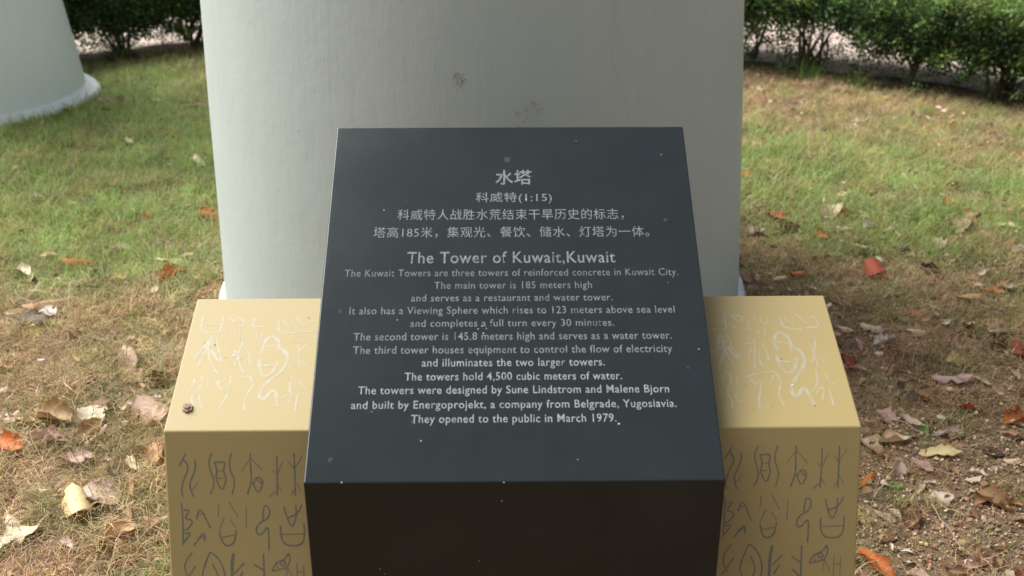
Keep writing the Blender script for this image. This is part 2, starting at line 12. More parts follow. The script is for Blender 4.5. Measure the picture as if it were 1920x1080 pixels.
LEAVES=[
(-1.493, 3.522, 0.0758, 0.48, 0.7, 'O', 'medium orange leaf in the mixed grass behind the left yellow block'),
(-1.662, 3.771, 0.0323, -0.01, 0.6, 'B', 'leftmost tiny brown leaf in the mixed grass behind the left yellow block'),
(-1.744, 3.53, 0.0527, -0.01, 0.6, 'B', 'small brown leaf in the mixed grass behind the left yellow block'),
(-1.645, 3.449, 0.069, -0.6, 0.6, 'C', 'medium pale cream leaf in the mixed grass behind the left yellow block'),
(-1.416, 3.353, 0.0686, 0.46, 0.6, 'B', 'left-hand medium brown leaf in the mixed grass behind the left yellow block'),
(-1.561, 3.39, 0.019, -0.01, 0.7, 'C', 'left-hand tiny pale cream leaf in the mixed grass behind the left yellow block'),
(-1.386, 3.669, 0.0534, -0.01, 0.7, 'C', 'left-hand small pale cream leaf in the mixed grass behind the left yellow block'),
(-1.411, 3.474, 0.0883, -0.9, 0.5, 'B', 'right-hand medium brown leaf in the mixed grass behind the left yellow block'),
(-1.31, 3.409, 0.0824, -0.95, 0.5, 'T', 'medium tan brown leaf in the mixed grass behind the left yellow block'),
(-1.229, 3.261, 0.0414, 0.87, 0.5, 'C', 'right-hand small pale cream leaf in the mixed grass behind the left yellow block'),
(-1.578, 3.203, 0.0312, 1.25, 0.5, 'R', 'tiny rusty red leaf in the dry grass far left of the left yellow block'),
(-1.477, 3.166, 0.0886, 0.45, 0.5, 'T', 'large tan brown leaf in the dry grass far left of the left yellow block'),
(-1.431, 3.11, 0.0519, -0.58, 0.7, 'W', 'small whitish leaf in the dry grass far left of the left yellow block'),
(-1.54, 3.1, 0.0379, 0.44, 0.5, 'C', 'small pale cream leaf in the dry grass far left of the left yellow block'),
(-1.476, 3.05, 0.093, -0.01, 0.5, 'D', 'large dark brown leaf in the dry grass far left of the left yellow block'),
(-1.228, 3.123, 0.0761, -0.98, 0.6, 'B', 'medium brown leaf in the dry grass close to the left yellow block'),
(-1.296, 2.949, 0.0533, -0.57, 0.6, 'B', 'small brown leaf in the dry grass far left of the left yellow block'),
(-1.118, 2.919, 0.0455, -0.19, 0.6, 'P', 'small pinkish tan leaf in the dry grass close to the left yellow block'),
(-1.156, 3.518, 0.0938, -0.01, 0.6, 'Y', 'large yellowish cream leaf in the mixed grass behind the left yellow block'),
(-1.13, 3.412, 0.0956, 0.87, 0.55, 'O', 'large orange leaf in the mixed grass behind the left yellow block'),
(-1.122, 3.591, 0.0504, 0.89, 0.6, 'P', 'small pinkish tan leaf in the mixed grass behind the left yellow block'),
(-1.137, 3.983, 0.0775, -0.43, 0.7, 'O', 'medium orange leaf in the green grass left of the big column'),
(-1.387, 4.016, 0.0438, 1.57, 0.7, 'O', 'tiny orange leaf in the green grass left of the big column'),
(-1.404, 3.969, 0.0756, -1.11, 0.6, 'B', 'right-hand small brown leaf in the green grass left of the big column'),
(-1.035, 3.375, 0.0398, -0.39, 0.6, 'T', 'left-hand small tan brown leaf in the mixed grass behind the left yellow block'),
(-1.021, 3.056, 0.0303, -0.01, 0.5, 'B', 'small brown leaf in the dry grass close to the left yellow block'),
(-0.996, 3.233, 0.0317, -0.01, 0.6, 'T', 'right-hand small tan brown leaf in the mixed grass behind the left yellow block'),
(-1.095, 2.804, 0.1119, -1.05, 0.55, 'P', 'large pinkish tan leaf on the straw beside the slope of the left yellow block'),
(-1.045, 2.687, 0.0731, -0.72, 0.6, 'T', 'medium tan brown leaf on the straw beside the slope of the left yellow block'),
(-0.961, 2.673, 0.0584, 0.75, 0.7, 'B', 'right-hand medium brown leaf on the straw beside the slope of the left yellow block'),
(-1.42, 2.738, 0.0428, -0.01, 0.6, 'T', 'small tan brown leaf on the straw well left of the left yellow block'),
(-1.368, 2.598, 0.0392, 1.14, 0.5, 'P', 'small pinkish tan leaf on the straw well left of the left yellow block'),
(-1.33, 2.778, 0.0161, -0.01, 0.8, 'W', 'tiny broad whitish leaf on the straw well left of the left yellow block'),
(-0.944, 2.576, 0.0166, -0.01, 0.8, 'W', 'tiny broad whitish leaf on the straw beside the slope of the left yellow block'),
(-0.94, 2.49, 0.091, -0.71, 0.8, 'P', 'large broad pinkish tan leaf on the straw beside the slope of the left yellow block'),
(-1.086, 2.522, 0.056, -0.01, 0.5, 'B', 'left-hand medium brown leaf on the straw beside the slope of the left yellow block'),
(-1.184, 2.458, 0.0976, -0.42, 0.65, 'T', 'large tan brown leaf on the straw well left of the left yellow block'),
(-1.235, 2.43, 0.0551, -0.01, 0.55, 'Y', 'medium yellowish cream leaf on the straw well left of the left yellow block'),
(-1.28, 2.433, 0.0404, -0.17, 0.35, 'C', 'small narrow pale cream leaf on the straw well left of the left yellow block'),
(-1.076, 2.449, 0.0747, -1.09, 0.75, 'C', 'medium broad pale cream leaf on the straw beside the slope of the left yellow block'),
(-1.068, 2.384, 0.0752, 1.04, 0.5, 'T', 'large tan brown leaf on the straw beside the slope of the left yellow block'),
(-0.994, 2.404, 0.0527, 1.02, 0.55, 'C', 'medium pale cream leaf on the straw beside the slope of the left yellow block'),
(-1.037, 2.369, 0.0671, 1.16, 0.2, 'P', 'large narrow pinkish tan leaf on the brown straw beside the left yellow block front'),
(-1.146, 2.348, 0.085, -0.01, 0.5, 'P', 'large pinkish tan leaf on the brown straw at the bottom left corner'),
(-1.238, 2.312, 0.0799, -0.4, 0.65, 'O', 'large orange leaf on the brown straw at the bottom left corner'),
(-0.871, 2.298, 0.0807, -1.12, 0.5, 'T', 'right-hand medium tan brown leaf on the brown straw beside the left yellow block front'),
(-1.017, 2.504, 0.0279, -1.03, 0.7, 'C', 'tiny pale cream leaf on the straw beside the slope of the left yellow block'),
(-1.001, 2.529, 0.0197, -0.01, 0.7, 'W', 'tiny whitish leaf on the straw beside the slope of the left yellow block'),
(-1.131, 2.631, 0.051, -0.32, 0.4, 'D', 'medium dark brown leaf on the straw beside the slope of the left yellow block'),
(-1.04, 2.272, 0.0562, 1.01, 0.75, 'C', 'medium broad pale cream leaf on the brown straw beside the left yellow block front'),
(-1.071, 2.261, 0.0421, -0.29, 0.7, 'B', 'medium brown leaf on the brown straw at the bottom left corner'),
(-0.911, 2.245, 0.0418, -0.81, 0.6, 'C', 'small pale cream leaf on the brown straw beside the left yellow block front'),
(-0.977, 2.26, 0.0242, -0.01, 0.5, 'W', 'small whitish leaf on the brown straw beside the left yellow block front'),
(-0.942, 2.196, 0.0482, -1.0, 0.6, 'D', 'small dark brown leaf on the brown straw beside the left yellow block front'),
(-0.997, 2.095, 0.0506, 1.11, 0.5, 'W', 'medium whitish leaf on the brown straw at the bottom left corner'),
(-0.973, 2.06, 0.0844, -1.15, 0.8, 'Y', 'large broad yellowish cream leaf on the brown straw beside the left yellow block front'),
(-0.949, 2.103, 0.0905, 0.14, 0.7, 'P', 'left-hand large pinkish tan leaf on the brown straw beside the left yellow block front'),
(-0.862, 1.951, 0.0873, 0.35, 0.45, 'T', 'large tan brown leaf on the brown straw beside the left yellow block front'),
(-0.781, 2.005, 0.0559, 0.91, 0.45, 'P', 'right-hand large pinkish tan leaf on the brown straw beside the left yellow block front'),
(-0.85, 2.011, 0.059, -1.18, 0.5, 'T', 'left-hand medium tan brown leaf on the brown straw beside the left yellow block front'),
(-0.871, 2.061, 0.0412, 0.47, 0.2, 'P', 'medium narrow pinkish tan leaf on the brown straw beside the left yellow block front'),
(-1.062, 1.966, 0.0647, -0.26, 0.8, 'C', 'large broad pale cream leaf on the brown straw at the bottom left corner'),
(-1.098, 1.999, 0.0412, -0.93, 0.6, 'C', 'small pale cream leaf on the brown straw at the bottom left corner'),
(-1.087, 1.933, 0.0569, 0.97, 0.5, 'C', 'large pale cream leaf on the brown straw at the bottom left corner'),
(-0.953, 1.919, 0.0362, -0.46, 0.7, 'W', 'small whitish leaf on the brown straw at the bottom left corner'),
(-1.027, 2.043, 0.037, -0.01, 0.4, 'D', 'medium dark brown leaf on the brown straw at the bottom left corner'),
(-2.084, 5.707, 0.0838, 0.36, 0.5, 'C', 'medium pale cream leaf in the green grass by the far column'),
(-1.998, 5.728, 0.0846, -0.53, 0.7, 'T', 'left-hand small tan brown leaf in the green grass by the far column'),
(-1.826, 5.737, 0.0592, -0.01, 0.4, 'W', 'small whitish leaf in the green grass by the far column'),
(-1.692, 5.626, 0.0387, -0.01, 0.6, 'P', 'tiny pinkish tan leaf in the green grass by the far column'),
(-1.611, 5.658, 0.1164, -0.01, 0.3, 'B', 'medium narrow brown leaf in the green grass by the far column'),
(-1.758, 4.981, 0.0551, -1.0, 0.5, 'C', 'tiny pale cream leaf in the green grass by the far column'),
(-1.972, 4.865, 0.0517, -0.01, 0.8, 'D', 'small broad dark brown leaf in the green grass by the far column'),
(-1.656, 4.886, 0.0513, -0.01, 0.6, 'T', 'right-hand small tan brown leaf in the green grass by the far column'),
(-1.351, 4.666, 0.1019, -0.97, 0.4, 'C', 'right-hand small pale cream leaf in the green grass left of the big column'),
(-1.471, 4.614, 0.0324, -0.01, 0.5, 'W', 'rightmost tiny whitish leaf in the green grass left of the big column'),
(-1.517, 4.383, 0.0311, -0.01, 0.7, 'C', 'tiny pale cream leaf in the green grass left of the big column'),
(-1.64, 4.357, 0.0756, -0.85, 0.6, 'T', 'left-hand small tan brown leaf in the green grass left of the big column'),
(-1.359, 4.381, 0.0683, 1.01, 0.4, 'T', 'right-hand small tan brown leaf in the green grass left of the big column'),
(-1.721, 4.056, 0.0392, -0.01, 0.5, 'C', 'left-hand small pale cream leaf in the green grass left of the big column'),
(-1.656, 4.067, 0.0343, -0.01, 0.7, 'P', 'left-hand tiny pinkish tan leaf in the green grass left of the big column'),
(-2.127, 4.584, 0.056, 1.6, 0.5, 'W', 'leftmost tiny whitish leaf in the green grass left of the big column'),
(-1.899, 4.24, 0.0358, -0.01, 0.6, 'W', 'middle tiny whitish leaf in the green grass left of the big column'),
(-1.838, 4.239, 0.0459, -0.01, 0.6, 'B', 'left-hand small brown leaf in the green grass left of the big column'),
(-2.024, 5.493, 0.051, -0.01, 0.5, 'B', 'small brown leaf in the green grass by the far column'),
(-1.706, 5.349, 0.0309, -0.01, 0.5, 'B', 'tiny brown leaf in the green grass by the far column'),
(1.774, 5.3, 0.0635, 0.49, 0.5, 'W', 'small whitish leaf in the thin grass below the right hedge'),
(1.347, 5.456, 0.0625, -0.01, 0.5, 'C', 'small pale cream leaf in the thin grass below the right hedge'),
(1.55, 5.667, 0.0649, -0.01, 0.6, 'P', 'small pinkish tan leaf in the thin grass below the right hedge'),
(1.031, 4.424, 0.0545, -1.59, 0.7, 'O', 'tiny orange leaf in the grass right of the big column'),
(1.841, 5.892, 0.0406, -0.01, 0.6, 'P', 'tiny pinkish tan leaf in the thin grass below the right hedge'),
(1.935, 4.905, 0.029, -0.01, 0.7, 'O', 'tiny orange leaf in the thin grass below the right hedge'),
(1.785, 4.685, 0.0445, -0.01, 0.5, 'T', 'right-hand small tan brown leaf in the thin grass below the right hedge'),
(2.393, 5.197, 0.0434, -0.01, 0.6, 'B', 'tiny brown leaf in the thin grass below the right hedge'),
(2.117, 4.454, 0.0487, -0.01, 0.5, 'T', 'small tan brown leaf in the patchy grass towards the right hedge'),
(1.752, 5.39, 0.05, -0.01, 0.3, 'B', 'small narrow brown leaf in the thin grass below the right hedge'),
(1.229, 4.921, 0.0581, -0.62, 0.4, 'T', 'left-hand small tan brown leaf in the thin grass below the right hedge'),
(2.262, 5.446, 0.0623, 0.87, 0.4, 'W', 'tiny whitish leaf in the thin grass below the right hedge'),
(1.049, 3.946, 0.0877, -0.75, 0.7, 'R', 'medium rusty red leaf in the grass right of the big column'),
(1.064, 3.804, 0.0742, 0.4, 0.5, 'B', 'medium brown leaf in the grass just behind the right yellow block'),
(0.929, 3.725, 0.0623, -0.01, 0.4, 'D', 'medium dark brown leaf in the grass just behind the right yellow block'),
(1.157, 3.733, 0.0675, -0.93, 0.6, 'O', 'medium orange leaf in the grass just behind the right yellow block'),
(1.268, 3.991, 0.1137, 1.19, 0.7, 'C', 'medium pale cream leaf in the grass right of the big column'),
(1.319, 3.972, 0.0629, 0.76, 0.4, 'O', 'small orange leaf in the grass right of the big column'),
(1.38, 4.195, 0.0374, -0.01, 0.6, 'C', 'tiny pale cream leaf in the grass right of the big column'),
(1.481, 4.207, 0.075, -1.31, 0.5, 'T', 'small tan brown leaf in the grass right of the big column'),
(1.536, 4.206, 0.064, 0.67, 0.4, 'B', 'leftmost small brown leaf in the patchy grass towards the right hedge'),
(1.505, 4.024, 0.0414, -1.3, 0.6, 'O', 'tiny orange leaf in the patchy grass towards the right hedge'),
(1.544, 3.929, 0.0468, -0.55, 0.4, 'C', 'small pale cream leaf in the patchy grass towards the right hedge'),
(1.376, 3.823, 0.0509, -0.01, 0.9, 'W', 'small broad whitish leaf in the grass just behind the right yellow block'),
(1.272, 3.802, 0.0623, -1.12, 0.6, 'P', 'rightmost small pinkish tan leaf in the grass just behind the right yellow block'),
(1.285, 3.721, 0.0658, -1.11, 0.4, 'T', 'right-hand medium tan brown leaf in the grass just behind the right yellow block'),
(1.266, 3.648, 0.0838, -0.61, 0.3, 'W', 'medium narrow whitish leaf in the grass just behind the right yellow block'),
(1.151, 3.535, 0.0387, -0.01, 0.5, 'P', 'middle small pinkish tan leaf in the grass just behind the right yellow block'),
(0.979, 3.373, 0.0568, -0.24, 0.35, 'O', 'medium narrow orange leaf in the grass just behind the right yellow block'),
(0.909, 3.33, 0.0547, 0.51, 0.3, 'C', 'left-hand small narrow pale cream leaf in the grass just behind the right yellow block'),
(1.256, 3.402, 0.0889, -1.65, 0.9, 'R', 'medium broad rusty red leaf in the grass just behind the right yellow block'),
(1.428, 3.59, 0.0528, 0.89, 0.7, 'D', 'left-hand small dark brown leaf in the patchy grass at mid right'),
(1.493, 3.724, 0.0452, 0.63, 0.5, 'B', 'small brown leaf in the patchy grass at mid right'),
(1.576, 3.665, 0.0855, -1.72, 0.6, 'P', 'small pinkish tan leaf in the patchy grass at mid right'),
(1.722, 3.841, 0.0994, -1.75, 0.8, 'P', 'medium broad pinkish tan leaf in the patchy grass at mid right'),
(1.81, 3.949, 0.1115, 0.92, 0.4, 'T', 'medium tan brown leaf in the patchy grass towards the right hedge'),
(1.895, 3.828, 0.0599, -0.28, 0.5, 'Y', 'medium yellowish cream leaf in the patchy grass at mid right'),
(1.659, 3.68, 0.0409, -0.01, 0.5, 'O', 'small orange leaf in the patchy grass at mid right'),
(1.842, 3.596, 0.0641, 0.49, 0.4, 'W', 'small whitish leaf in the patchy grass at mid right'),
(1.465, 3.445, 0.0513, -0.01, 0.7, 'D', 'right-hand small dark brown leaf in the patchy grass at mid right'),
(1.763, 4.089, 0.0846, 1.11, 0.4, 'O', 'small orange leaf in the patchy grass towards the right hedge'),
(1.904, 4.131, 0.0353, -0.01, 0.5, 'C', 'right-hand tiny pale cream leaf in the patchy grass towards the right hedge'),
(1.813, 4.076, 0.0298, -0.01, 0.5, 'C', 'left-hand tiny pale cream leaf in the patchy grass towards the right hedge'),
(0.809, 3.34, 0.0901, -1.63, 0.45, 'T', 'left-hand medium tan brown leaf in the grass just behind the right yellow block'),
(0.808, 3.249, 0.0432, -0.23, 0.5, 'P', 'leftmost small pinkish tan leaf in the grass just behind the right yellow block'),
(1.504, 3.191, 0.0838, 0.46, 0.6, 'T', 'medium tan brown leaf in the patchy grass at mid right'),
(1.605, 3.244, 0.0517, -0.49, 0.7, 'O', 'medium orange leaf in the patchy grass at mid right'),
(1.675, 3.286, 0.0493, 0.82, 0.6, 'C', 'right-hand small pale cream leaf in the patchy grass at mid right'),
(1.573, 3.296, 0.0291, -0.01, 0.6, 'P', 'tiny pinkish tan leaf in the patchy grass at mid right'),
(1.879, 4.303, 0.0625, -0.01, 0.4, 'B', 'middle small brown leaf in the patchy grass towards the right hedge'),
(1.977, 4.215, 0.0668, 0.64, 0.4, 'B', 'rightmost small brown leaf in the patchy grass towards the right hedge'),
(1.071, 3.159, 0.0431, -0.01, 0.3, 'C', 'right-hand small narrow pale cream leaf in the grass just behind the right yellow block'),
(1.108, 3.139, 0.0508, -0.01, 0.3, 'D', 'medium narrow dark brown leaf on the littered turf beside the right yellow block slope'),
(1.031, 2.976, 0.0478, -0.22, 0.45, 'C', 'leftmost medium pale cream leaf on the littered turf beside the right yellow block slope'),
(0.996, 2.944, 0.0259, -0.01, 0.5, 'C', 'tiny pale cream leaf on the littered turf beside the right yellow block slope'),
(1.117, 2.971, 0.0595, -0.64, 0.45, 'C', 'middle medium pale cream leaf on the littered turf beside the right yellow block slope'),
(1.151, 2.945, 0.0655, 0.17, 0.35, 'P', 'medium narrow pinkish tan leaf on the littered turf beside the right yellow block slope'),
(1.204, 2.97, 0.0487, 0.33, 0.5, 'T', 'right-hand small tan brown leaf on the littered turf beside the right yellow block slope'),
(1.237, 2.937, 0.0486, -0.01, 0.55, 'C', 'rightmost medium pale cream leaf on the littered turf beside the right yellow block slope'),
(1.122, 2.879, 0.0697, 0.45, 0.5, 'W', 'medium whitish leaf on the littered turf beside the right yellow block slope'),
(1.083, 2.804, 0.0215, -0.01, 0.8, 'Y', 'tiny broad yellowish cream leaf on the littered turf beside the right yellow block slope'),
(1.046, 2.869, 0.0348, -1.33, 0.6, 'P', 'small pinkish tan leaf on the littered turf beside the right yellow block slope'),
(0.982, 2.769, 0.0868, -1.59, 0.4, 'R', 'medium rusty red leaf on the littered turf beside the right yellow block slope'),
(0.997, 2.727, 0.0483, -0.6, 0.4, 'P', 'medium pinkish tan leaf on the littered turf beside the right yellow block slope'),
(1.131, 3.049, 0.0306, -0.01, 0.6, 'T', 'left-hand small tan brown leaf on the littered turf beside the right yellow block slope'),
(1.282, 3.074, 0.0395, -0.88, 0.6, 'O', 'small orange leaf on the littered turf beside the right yellow block slope'),
(1.341, 3.066, 0.0386, -1.2, 0.6, 'P', 'left-hand small pinkish tan leaf on the littered turf near the right edge'),
(1.349, 2.998, 0.0335, -1.2, 0.7, 'C', 'left-hand small pale cream leaf on the littered turf near the right edge'),
(1.488, 2.996, 0.0655, -0.9, 0.4, 'P', 'medium pinkish tan leaf on the littered turf near the right edge'),
(1.493, 2.948, 0.0823, 0.54, 0.5, 'C', 'medium pale cream leaf on the littered turf near the right edge'),
(1.353, 2.825, 0.0461, -0.34, 0.35, 'C', 'medium narrow pale cream leaf on the littered turf near the right edge'),
(1.291, 2.743, 0.0571, -0.01, 0.85, 'Y', 'medium broad yellowish cream leaf on the littered turf near the right edge'),
(1.244, 2.659, 0.0885, -0.2, 0.4, 'P', 'large pinkish tan leaf on the littered turf near the right edge'),
(1.324, 2.649, 0.0378, -0.82, 0.5, 'C', 'right-hand small pale cream leaf on the littered turf near the right edge'),
(1.161, 2.672, 0.0348, -0.01, 0.5, 'B', 'small brown leaf on the littered turf beside the right yellow block slope'),
(1.085, 2.575, 0.0471, -0.01, 0.6, 'D', 'medium dark brown leaf on bare soil by the right yellow block corner'),
(1.131, 2.568, 0.0515, -0.95, 0.55, 'T', 'medium tan brown leaf on bare soil by the right yellow block corner'),
(1.0, 2.472, 0.0564, -0.91, 0.8, 'P', 'medium broad pinkish tan leaf on bare soil by the right yellow block corner'),
(1.06, 2.469, 0.0885, -1.2, 0.22, 'P', 'large narrow pinkish tan leaf on bare soil by the right yellow block corner'),
(1.229, 2.505, 0.0619, -0.19, 0.35, 'R', 'medium narrow rusty red leaf on thin turf at lower right'),
(1.26, 2.493, 0.02, -0.01, 0.5, 'R', 'tiny rusty red leaf on thin turf at lower right'),
(1.084, 2.423, 0.0325, -1.92, 0.7, 'G', 'tiny fresh green leaf on bare soil by the right yellow block corner'),
(1.136, 2.663, 0.0278, -1.64, 0.7, 'G', 'tiny fresh green leaf on the littered turf beside the right yellow block slope'),
(1.16, 2.484, 0.056, -1.51, 0.4, 'B', 'medium brown leaf on thin turf at lower right'),
(1.326, 2.441, 0.0638, 0.28, 0.8, 'O', 'medium broad orange leaf on thin turf at lower right'),
(1.503, 2.83, 0.0652, -1.83, 0.4, 'R', 'small rusty red leaf on the littered turf near the right edge'),
(1.396, 2.58, 0.0379, -0.01, 0.6, 'T', 'small tan brown leaf on thin turf at lower right'),
(1.424, 2.685, 0.0532, -1.6, 0.4, 'P', 'right-hand small pinkish tan leaf on the littered turf near the right edge'),
(1.234, 3.186, 0.0398, -0.01, 0.5, 'T', 'small tan brown leaf in the patchy grass at mid right'),
(1.166, 2.81, 0.0216, -0.01, 0.6, 'P', 'tiny pinkish tan leaf on the littered turf beside the right yellow block slope'),
(1.25, 3.106, 0.0457, -0.45, 0.3, 'T', 'small narrow tan brown leaf on the littered turf beside the right yellow block slope'),
(0.911, 2.343, 0.0671, -1.14, 0.6, 'C', 'large pale cream leaf on bare soil by the right yellow block corner'),
(0.975, 2.372, 0.1004, 0.14, 0.38, 'Y', 'large narrow yellowish cream leaf on bare soil by the right yellow block corner'),
(1.132, 2.399, 0.0643, -0.01, 0.4, 'C', 'large pale cream leaf on thin turf at lower right'),
(1.152, 2.383, 0.0368, 0.49, 0.5, 'Y', 'small yellowish cream leaf on thin turf at lower right'),
(1.087, 2.309, 0.0856, -0.18, 0.38, 'Y', 'large narrow yellowish cream leaf on thin turf at lower right'),
(1.086, 2.331, 0.0308, -0.74, 0.5, 'G', 'small fresh green leaf on thin turf at lower right'),
(1.022, 2.264, 0.0503, -1.03, 0.5, 'P', 'medium pinkish tan leaf on bare soil by the right yellow block corner'),
(0.998, 2.45, 0.0409, -0.37, 0.5, 'C', 'medium pale cream leaf on bare soil by the right yellow block corner'),
(0.859, 2.194, 0.0659, 0.9, 0.3, 'O', 'medium narrow orange leaf on the gravelly soil beside the right yellow block front'),
(0.923, 2.177, 0.035, -0.17, 0.35, 'G', 'small narrow fresh green leaf on the gravelly soil beside the right yellow block front'),
(0.901, 2.189, 0.0373, 0.78, 0.4, 'D', 'middle small dark brown leaf on the gravelly soil beside the right yellow block front'),
(0.91, 2.05, 0.0766, -1.64, 0.7, 'B', 'large brown leaf on the gravelly soil beside the right yellow block front'),
(0.889, 2.064, 0.0376, -0.97, 0.5, 'C', 'right-hand medium pale cream leaf on the gravelly soil beside the right yellow block front'),
(0.861, 2.056, 0.0424, -0.82, 0.5, 'C', 'left-hand medium pale cream leaf on the gravelly soil beside the right yellow block front'),
(0.846, 1.975, 0.0566, 0.54, 0.25, 'B', 'medium narrow brown leaf on the gravelly soil beside the right yellow block front'),
(0.865, 1.926, 0.0218, -0.01, 0.4, 'W', 'small whitish leaf on the gravelly soil beside the right yellow block front'),
(0.857, 1.87, 0.0286, -0.31, 0.4, 'D', 'rightmost small dark brown leaf on the gravelly soil beside the right yellow block front'),
(0.867, 1.841, 0.036, -0.3, 0.6, 'P', 'medium pinkish tan leaf on the gravelly soil beside the right yellow block front'),
(0.781, 1.862, 0.0947, -1.04, 0.42, 'O', 'large orange leaf on the gravelly soil beside the right yellow block front'),
(1.129, 2.095, 0.0873, -0.52, 0.55, 'T', 'large tan brown leaf on the gravelly soil at the bottom right corner'),
(1.113, 2.116, 0.0525, 0.73, 0.7, 'T', 'medium tan brown leaf on the gravelly soil at the bottom right corner'),
(1.138, 2.22, 0.0385, -0.73, 0.6, 'C', 'medium pale cream leaf on the gravelly soil at the bottom right corner'),
(1.214, 2.297, 0.0518, -0.75, 0.5, 'D', 'medium dark brown leaf on thin turf at lower right'),
(1.245, 2.261, 0.0389, -0.36, 0.5, 'C', 'medium pale cream leaf on thin turf at lower right'),
(1.287, 2.381, 0.044, -0.78, 0.4, 'T', 'medium tan brown leaf on thin turf at lower right'),
(1.299, 2.356, 0.0322, -0.01, 0.6, 'B', 'small brown leaf on thin turf at lower right'),
(1.005, 1.882, 0.0902, 0.51, 0.33, 'P', 'large narrow pinkish tan leaf on the gravelly soil at the bottom right corner'),
(1.085, 1.934, 0.0485, 0.34, 0.28, 'B', 'medium narrow brown leaf on the gravelly soil at the bottom right corner'),
(1.059, 1.853, 0.0776, -1.63, 0.7, 'B', 'large brown leaf on the gravelly soil at the bottom right corner'),
(1.065, 1.825, 0.0359, 0.41, 0.7, 'R', 'small rusty red leaf on the gravelly soil at the bottom right corner'),
(1.207, 2.327, 0.0285, -0.01, 0.5, 'P', 'left-hand small pinkish tan leaf on thin turf at lower right'),
(0.794, 2.041, 0.0363, -1.77, 0.3, 'O', 'small narrow orange leaf on the gravelly soil beside the right yellow block front'),
(0.744, 1.88, 0.026, -0.61, 0.5, 'D', 'leftmost small dark brown leaf on the gravelly soil beside the right yellow block front'),
(0.84, 1.821, 0.0263, -0.01, 0.5, 'B', 'small brown leaf on the gravelly soil beside the right yellow block front'),
(1.335, 2.58, 0.037, -0.82, 0.5, 'P', 'right-hand small pinkish tan leaf on thin turf at lower right'),
(1.011, 2.192, 0.027, -0.01, 0.6, 'P', 'right-hand small pinkish tan leaf on the gravelly soil beside the right yellow block front'),
(1.099, 2.153, 0.0149, -0.01, 0.6, 'C', 'tiny pale cream leaf on the gravelly soil at the bottom right corner'),
(1.035, 2.129, 0.0292, -0.98, 0.7611624983327085, 'P', 'small broad pinkish tan leaf on the gravelly soil at the bottom right corner'),
(-1.271, 2.458, 0.0258, 1.43, 0.7861686448432681, 'P', 'tiny broad pinkish tan leaf on the straw well left of the left yellow block'),
(-1.364, 3.063, 0.0238, 1.45, 0.3325698566878381, 'B', 'tiny narrow brown leaf in the dry grass far left of the left yellow block'),
(1.001, 3.457, 0.048, -1.53, 0.47882203252941696, 'B', 'tiny brown leaf in the grass just behind the right yellow block'),
(1.44, 3.089, 0.0416, 0.99, 0.32336355934947075, 'T', 'tiny narrow tan brown leaf on the littered turf near the right edge'),
(1.981, 4.011, 0.0309, -1.56, 0.5311026802077212, 'T', 'rightmost tiny tan brown leaf in the patchy grass towards the right hedge'),
(-0.947, 1.949, 0.022, 0.71, 0.4583999928316886, 'T', 'small tan brown leaf on the brown straw at the bottom left corner'),
(1.425, 3.157, 0.0209, -0.83, 0.3728145094801009, 'P', 'tiny narrow pinkish tan leaf in the patchy grass at mid right'),
(-1.433, 3.839, 0.0331, 0.53, 0.3844104306196987, 'T', 'tiny narrow tan brown leaf in the green grass left of the big column'),
(1.161, 2.035, 0.0307, 0.14, 0.5440794992776179, 'T', 'rightmost small tan brown leaf on the gravelly soil at the bottom right corner'),
(0.905, 3.401, 0.0401, -1.39, 0.48066311651136273, 'T', 'left-hand tiny tan brown leaf in the grass just behind the right yellow block'),
(1.47, 3.364, 0.0296, -1.31, 0.6454414781778502, 'B', 'right-hand tiny brown leaf in the patchy grass at mid right'),
(-1.546, 3.66, 0.032, 0.14, 0.6868585089247385, 'T', 'right-hand tiny tan brown leaf in the mixed grass behind the left yellow block'),
(1.012, 2.075, 0.0215, -1.28, 0.7349556262305805, 'D', 'tiny broad dark brown leaf on the gravelly soil at the bottom right corner'),
(-1.004, 2.317, 0.0311, -0.64, 0.38591337731771336, 'C', 'small narrow pale cream leaf on the brown straw beside the left yellow block front'),
(1.635, 3.398, 0.05, 0.81, 0.5932241091171966, 'C', 'left-hand small pale cream leaf in the patchy grass at mid right'),
(0.995, 3.956, 0.0348, 0.98, 0.3966800508958129, 'P', 'tiny narrow pinkish tan leaf in the grass right of the big column'),
(1.385, 2.606, 0.0253, 0.58, 0.5563238491839666, 'C', 'tiny pale cream leaf on thin turf at lower right'),
(1.092, 2.636, 0.0309, 0.83, 0.4913731826985595, 'D', 'tiny dark brown leaf on the littered turf beside the right yellow block slope'),
(2.174, 4.636, 0.0211, -0.52, 0.607584019524692, 'T', 'middle tiny tan brown leaf in the patchy grass towards the right hedge'),
(1.453, 2.74, 0.0243, -1.04, 0.49194577247328714, 'T', 'tiny tan brown leaf on the littered turf near the right edge'),
(1.162, 3.239, 0.0332, 0.03, 0.4431991761300393, 'D', 'small dark brown leaf in the grass just behind the right yellow block'),
(0.892, 1.879, 0.0231, 0.89, 0.3682201155528623, 'B', 'tiny narrow brown leaf on the gravelly soil beside the right yellow block front'),
(1.318, 3.391, 0.0393, -1.31, 0.4228300910074964, 'B', 'left-hand tiny brown leaf in the patchy grass at mid right'),
(-1.152, 3.285, 0.0397, -1.08, 0.5591095292749875, 'C', 'right-hand tiny pale cream leaf in the mixed grass behind the left yellow block'),
(1.919, 4.488, 0.0291, -1.18, 0.7063189796760854, 'T', 'leftmost tiny tan brown leaf in the patchy grass towards the right hedge'),
(1.363, 2.912, 0.0267, -1.04, 0.616117672804238, 'D', 'tiny dark brown leaf on the littered turf near the right edge'),
(1.49, 3.286, 0.0199, -1.34, 0.591056302511547, 'D', 'tiny dark brown leaf in the patchy grass at mid right'),
(0.925, 2.103, 0.019, 0.66, 0.7097968678369976, 'T', 'tiny tan brown leaf on the gravelly soil beside the right yellow block front'),
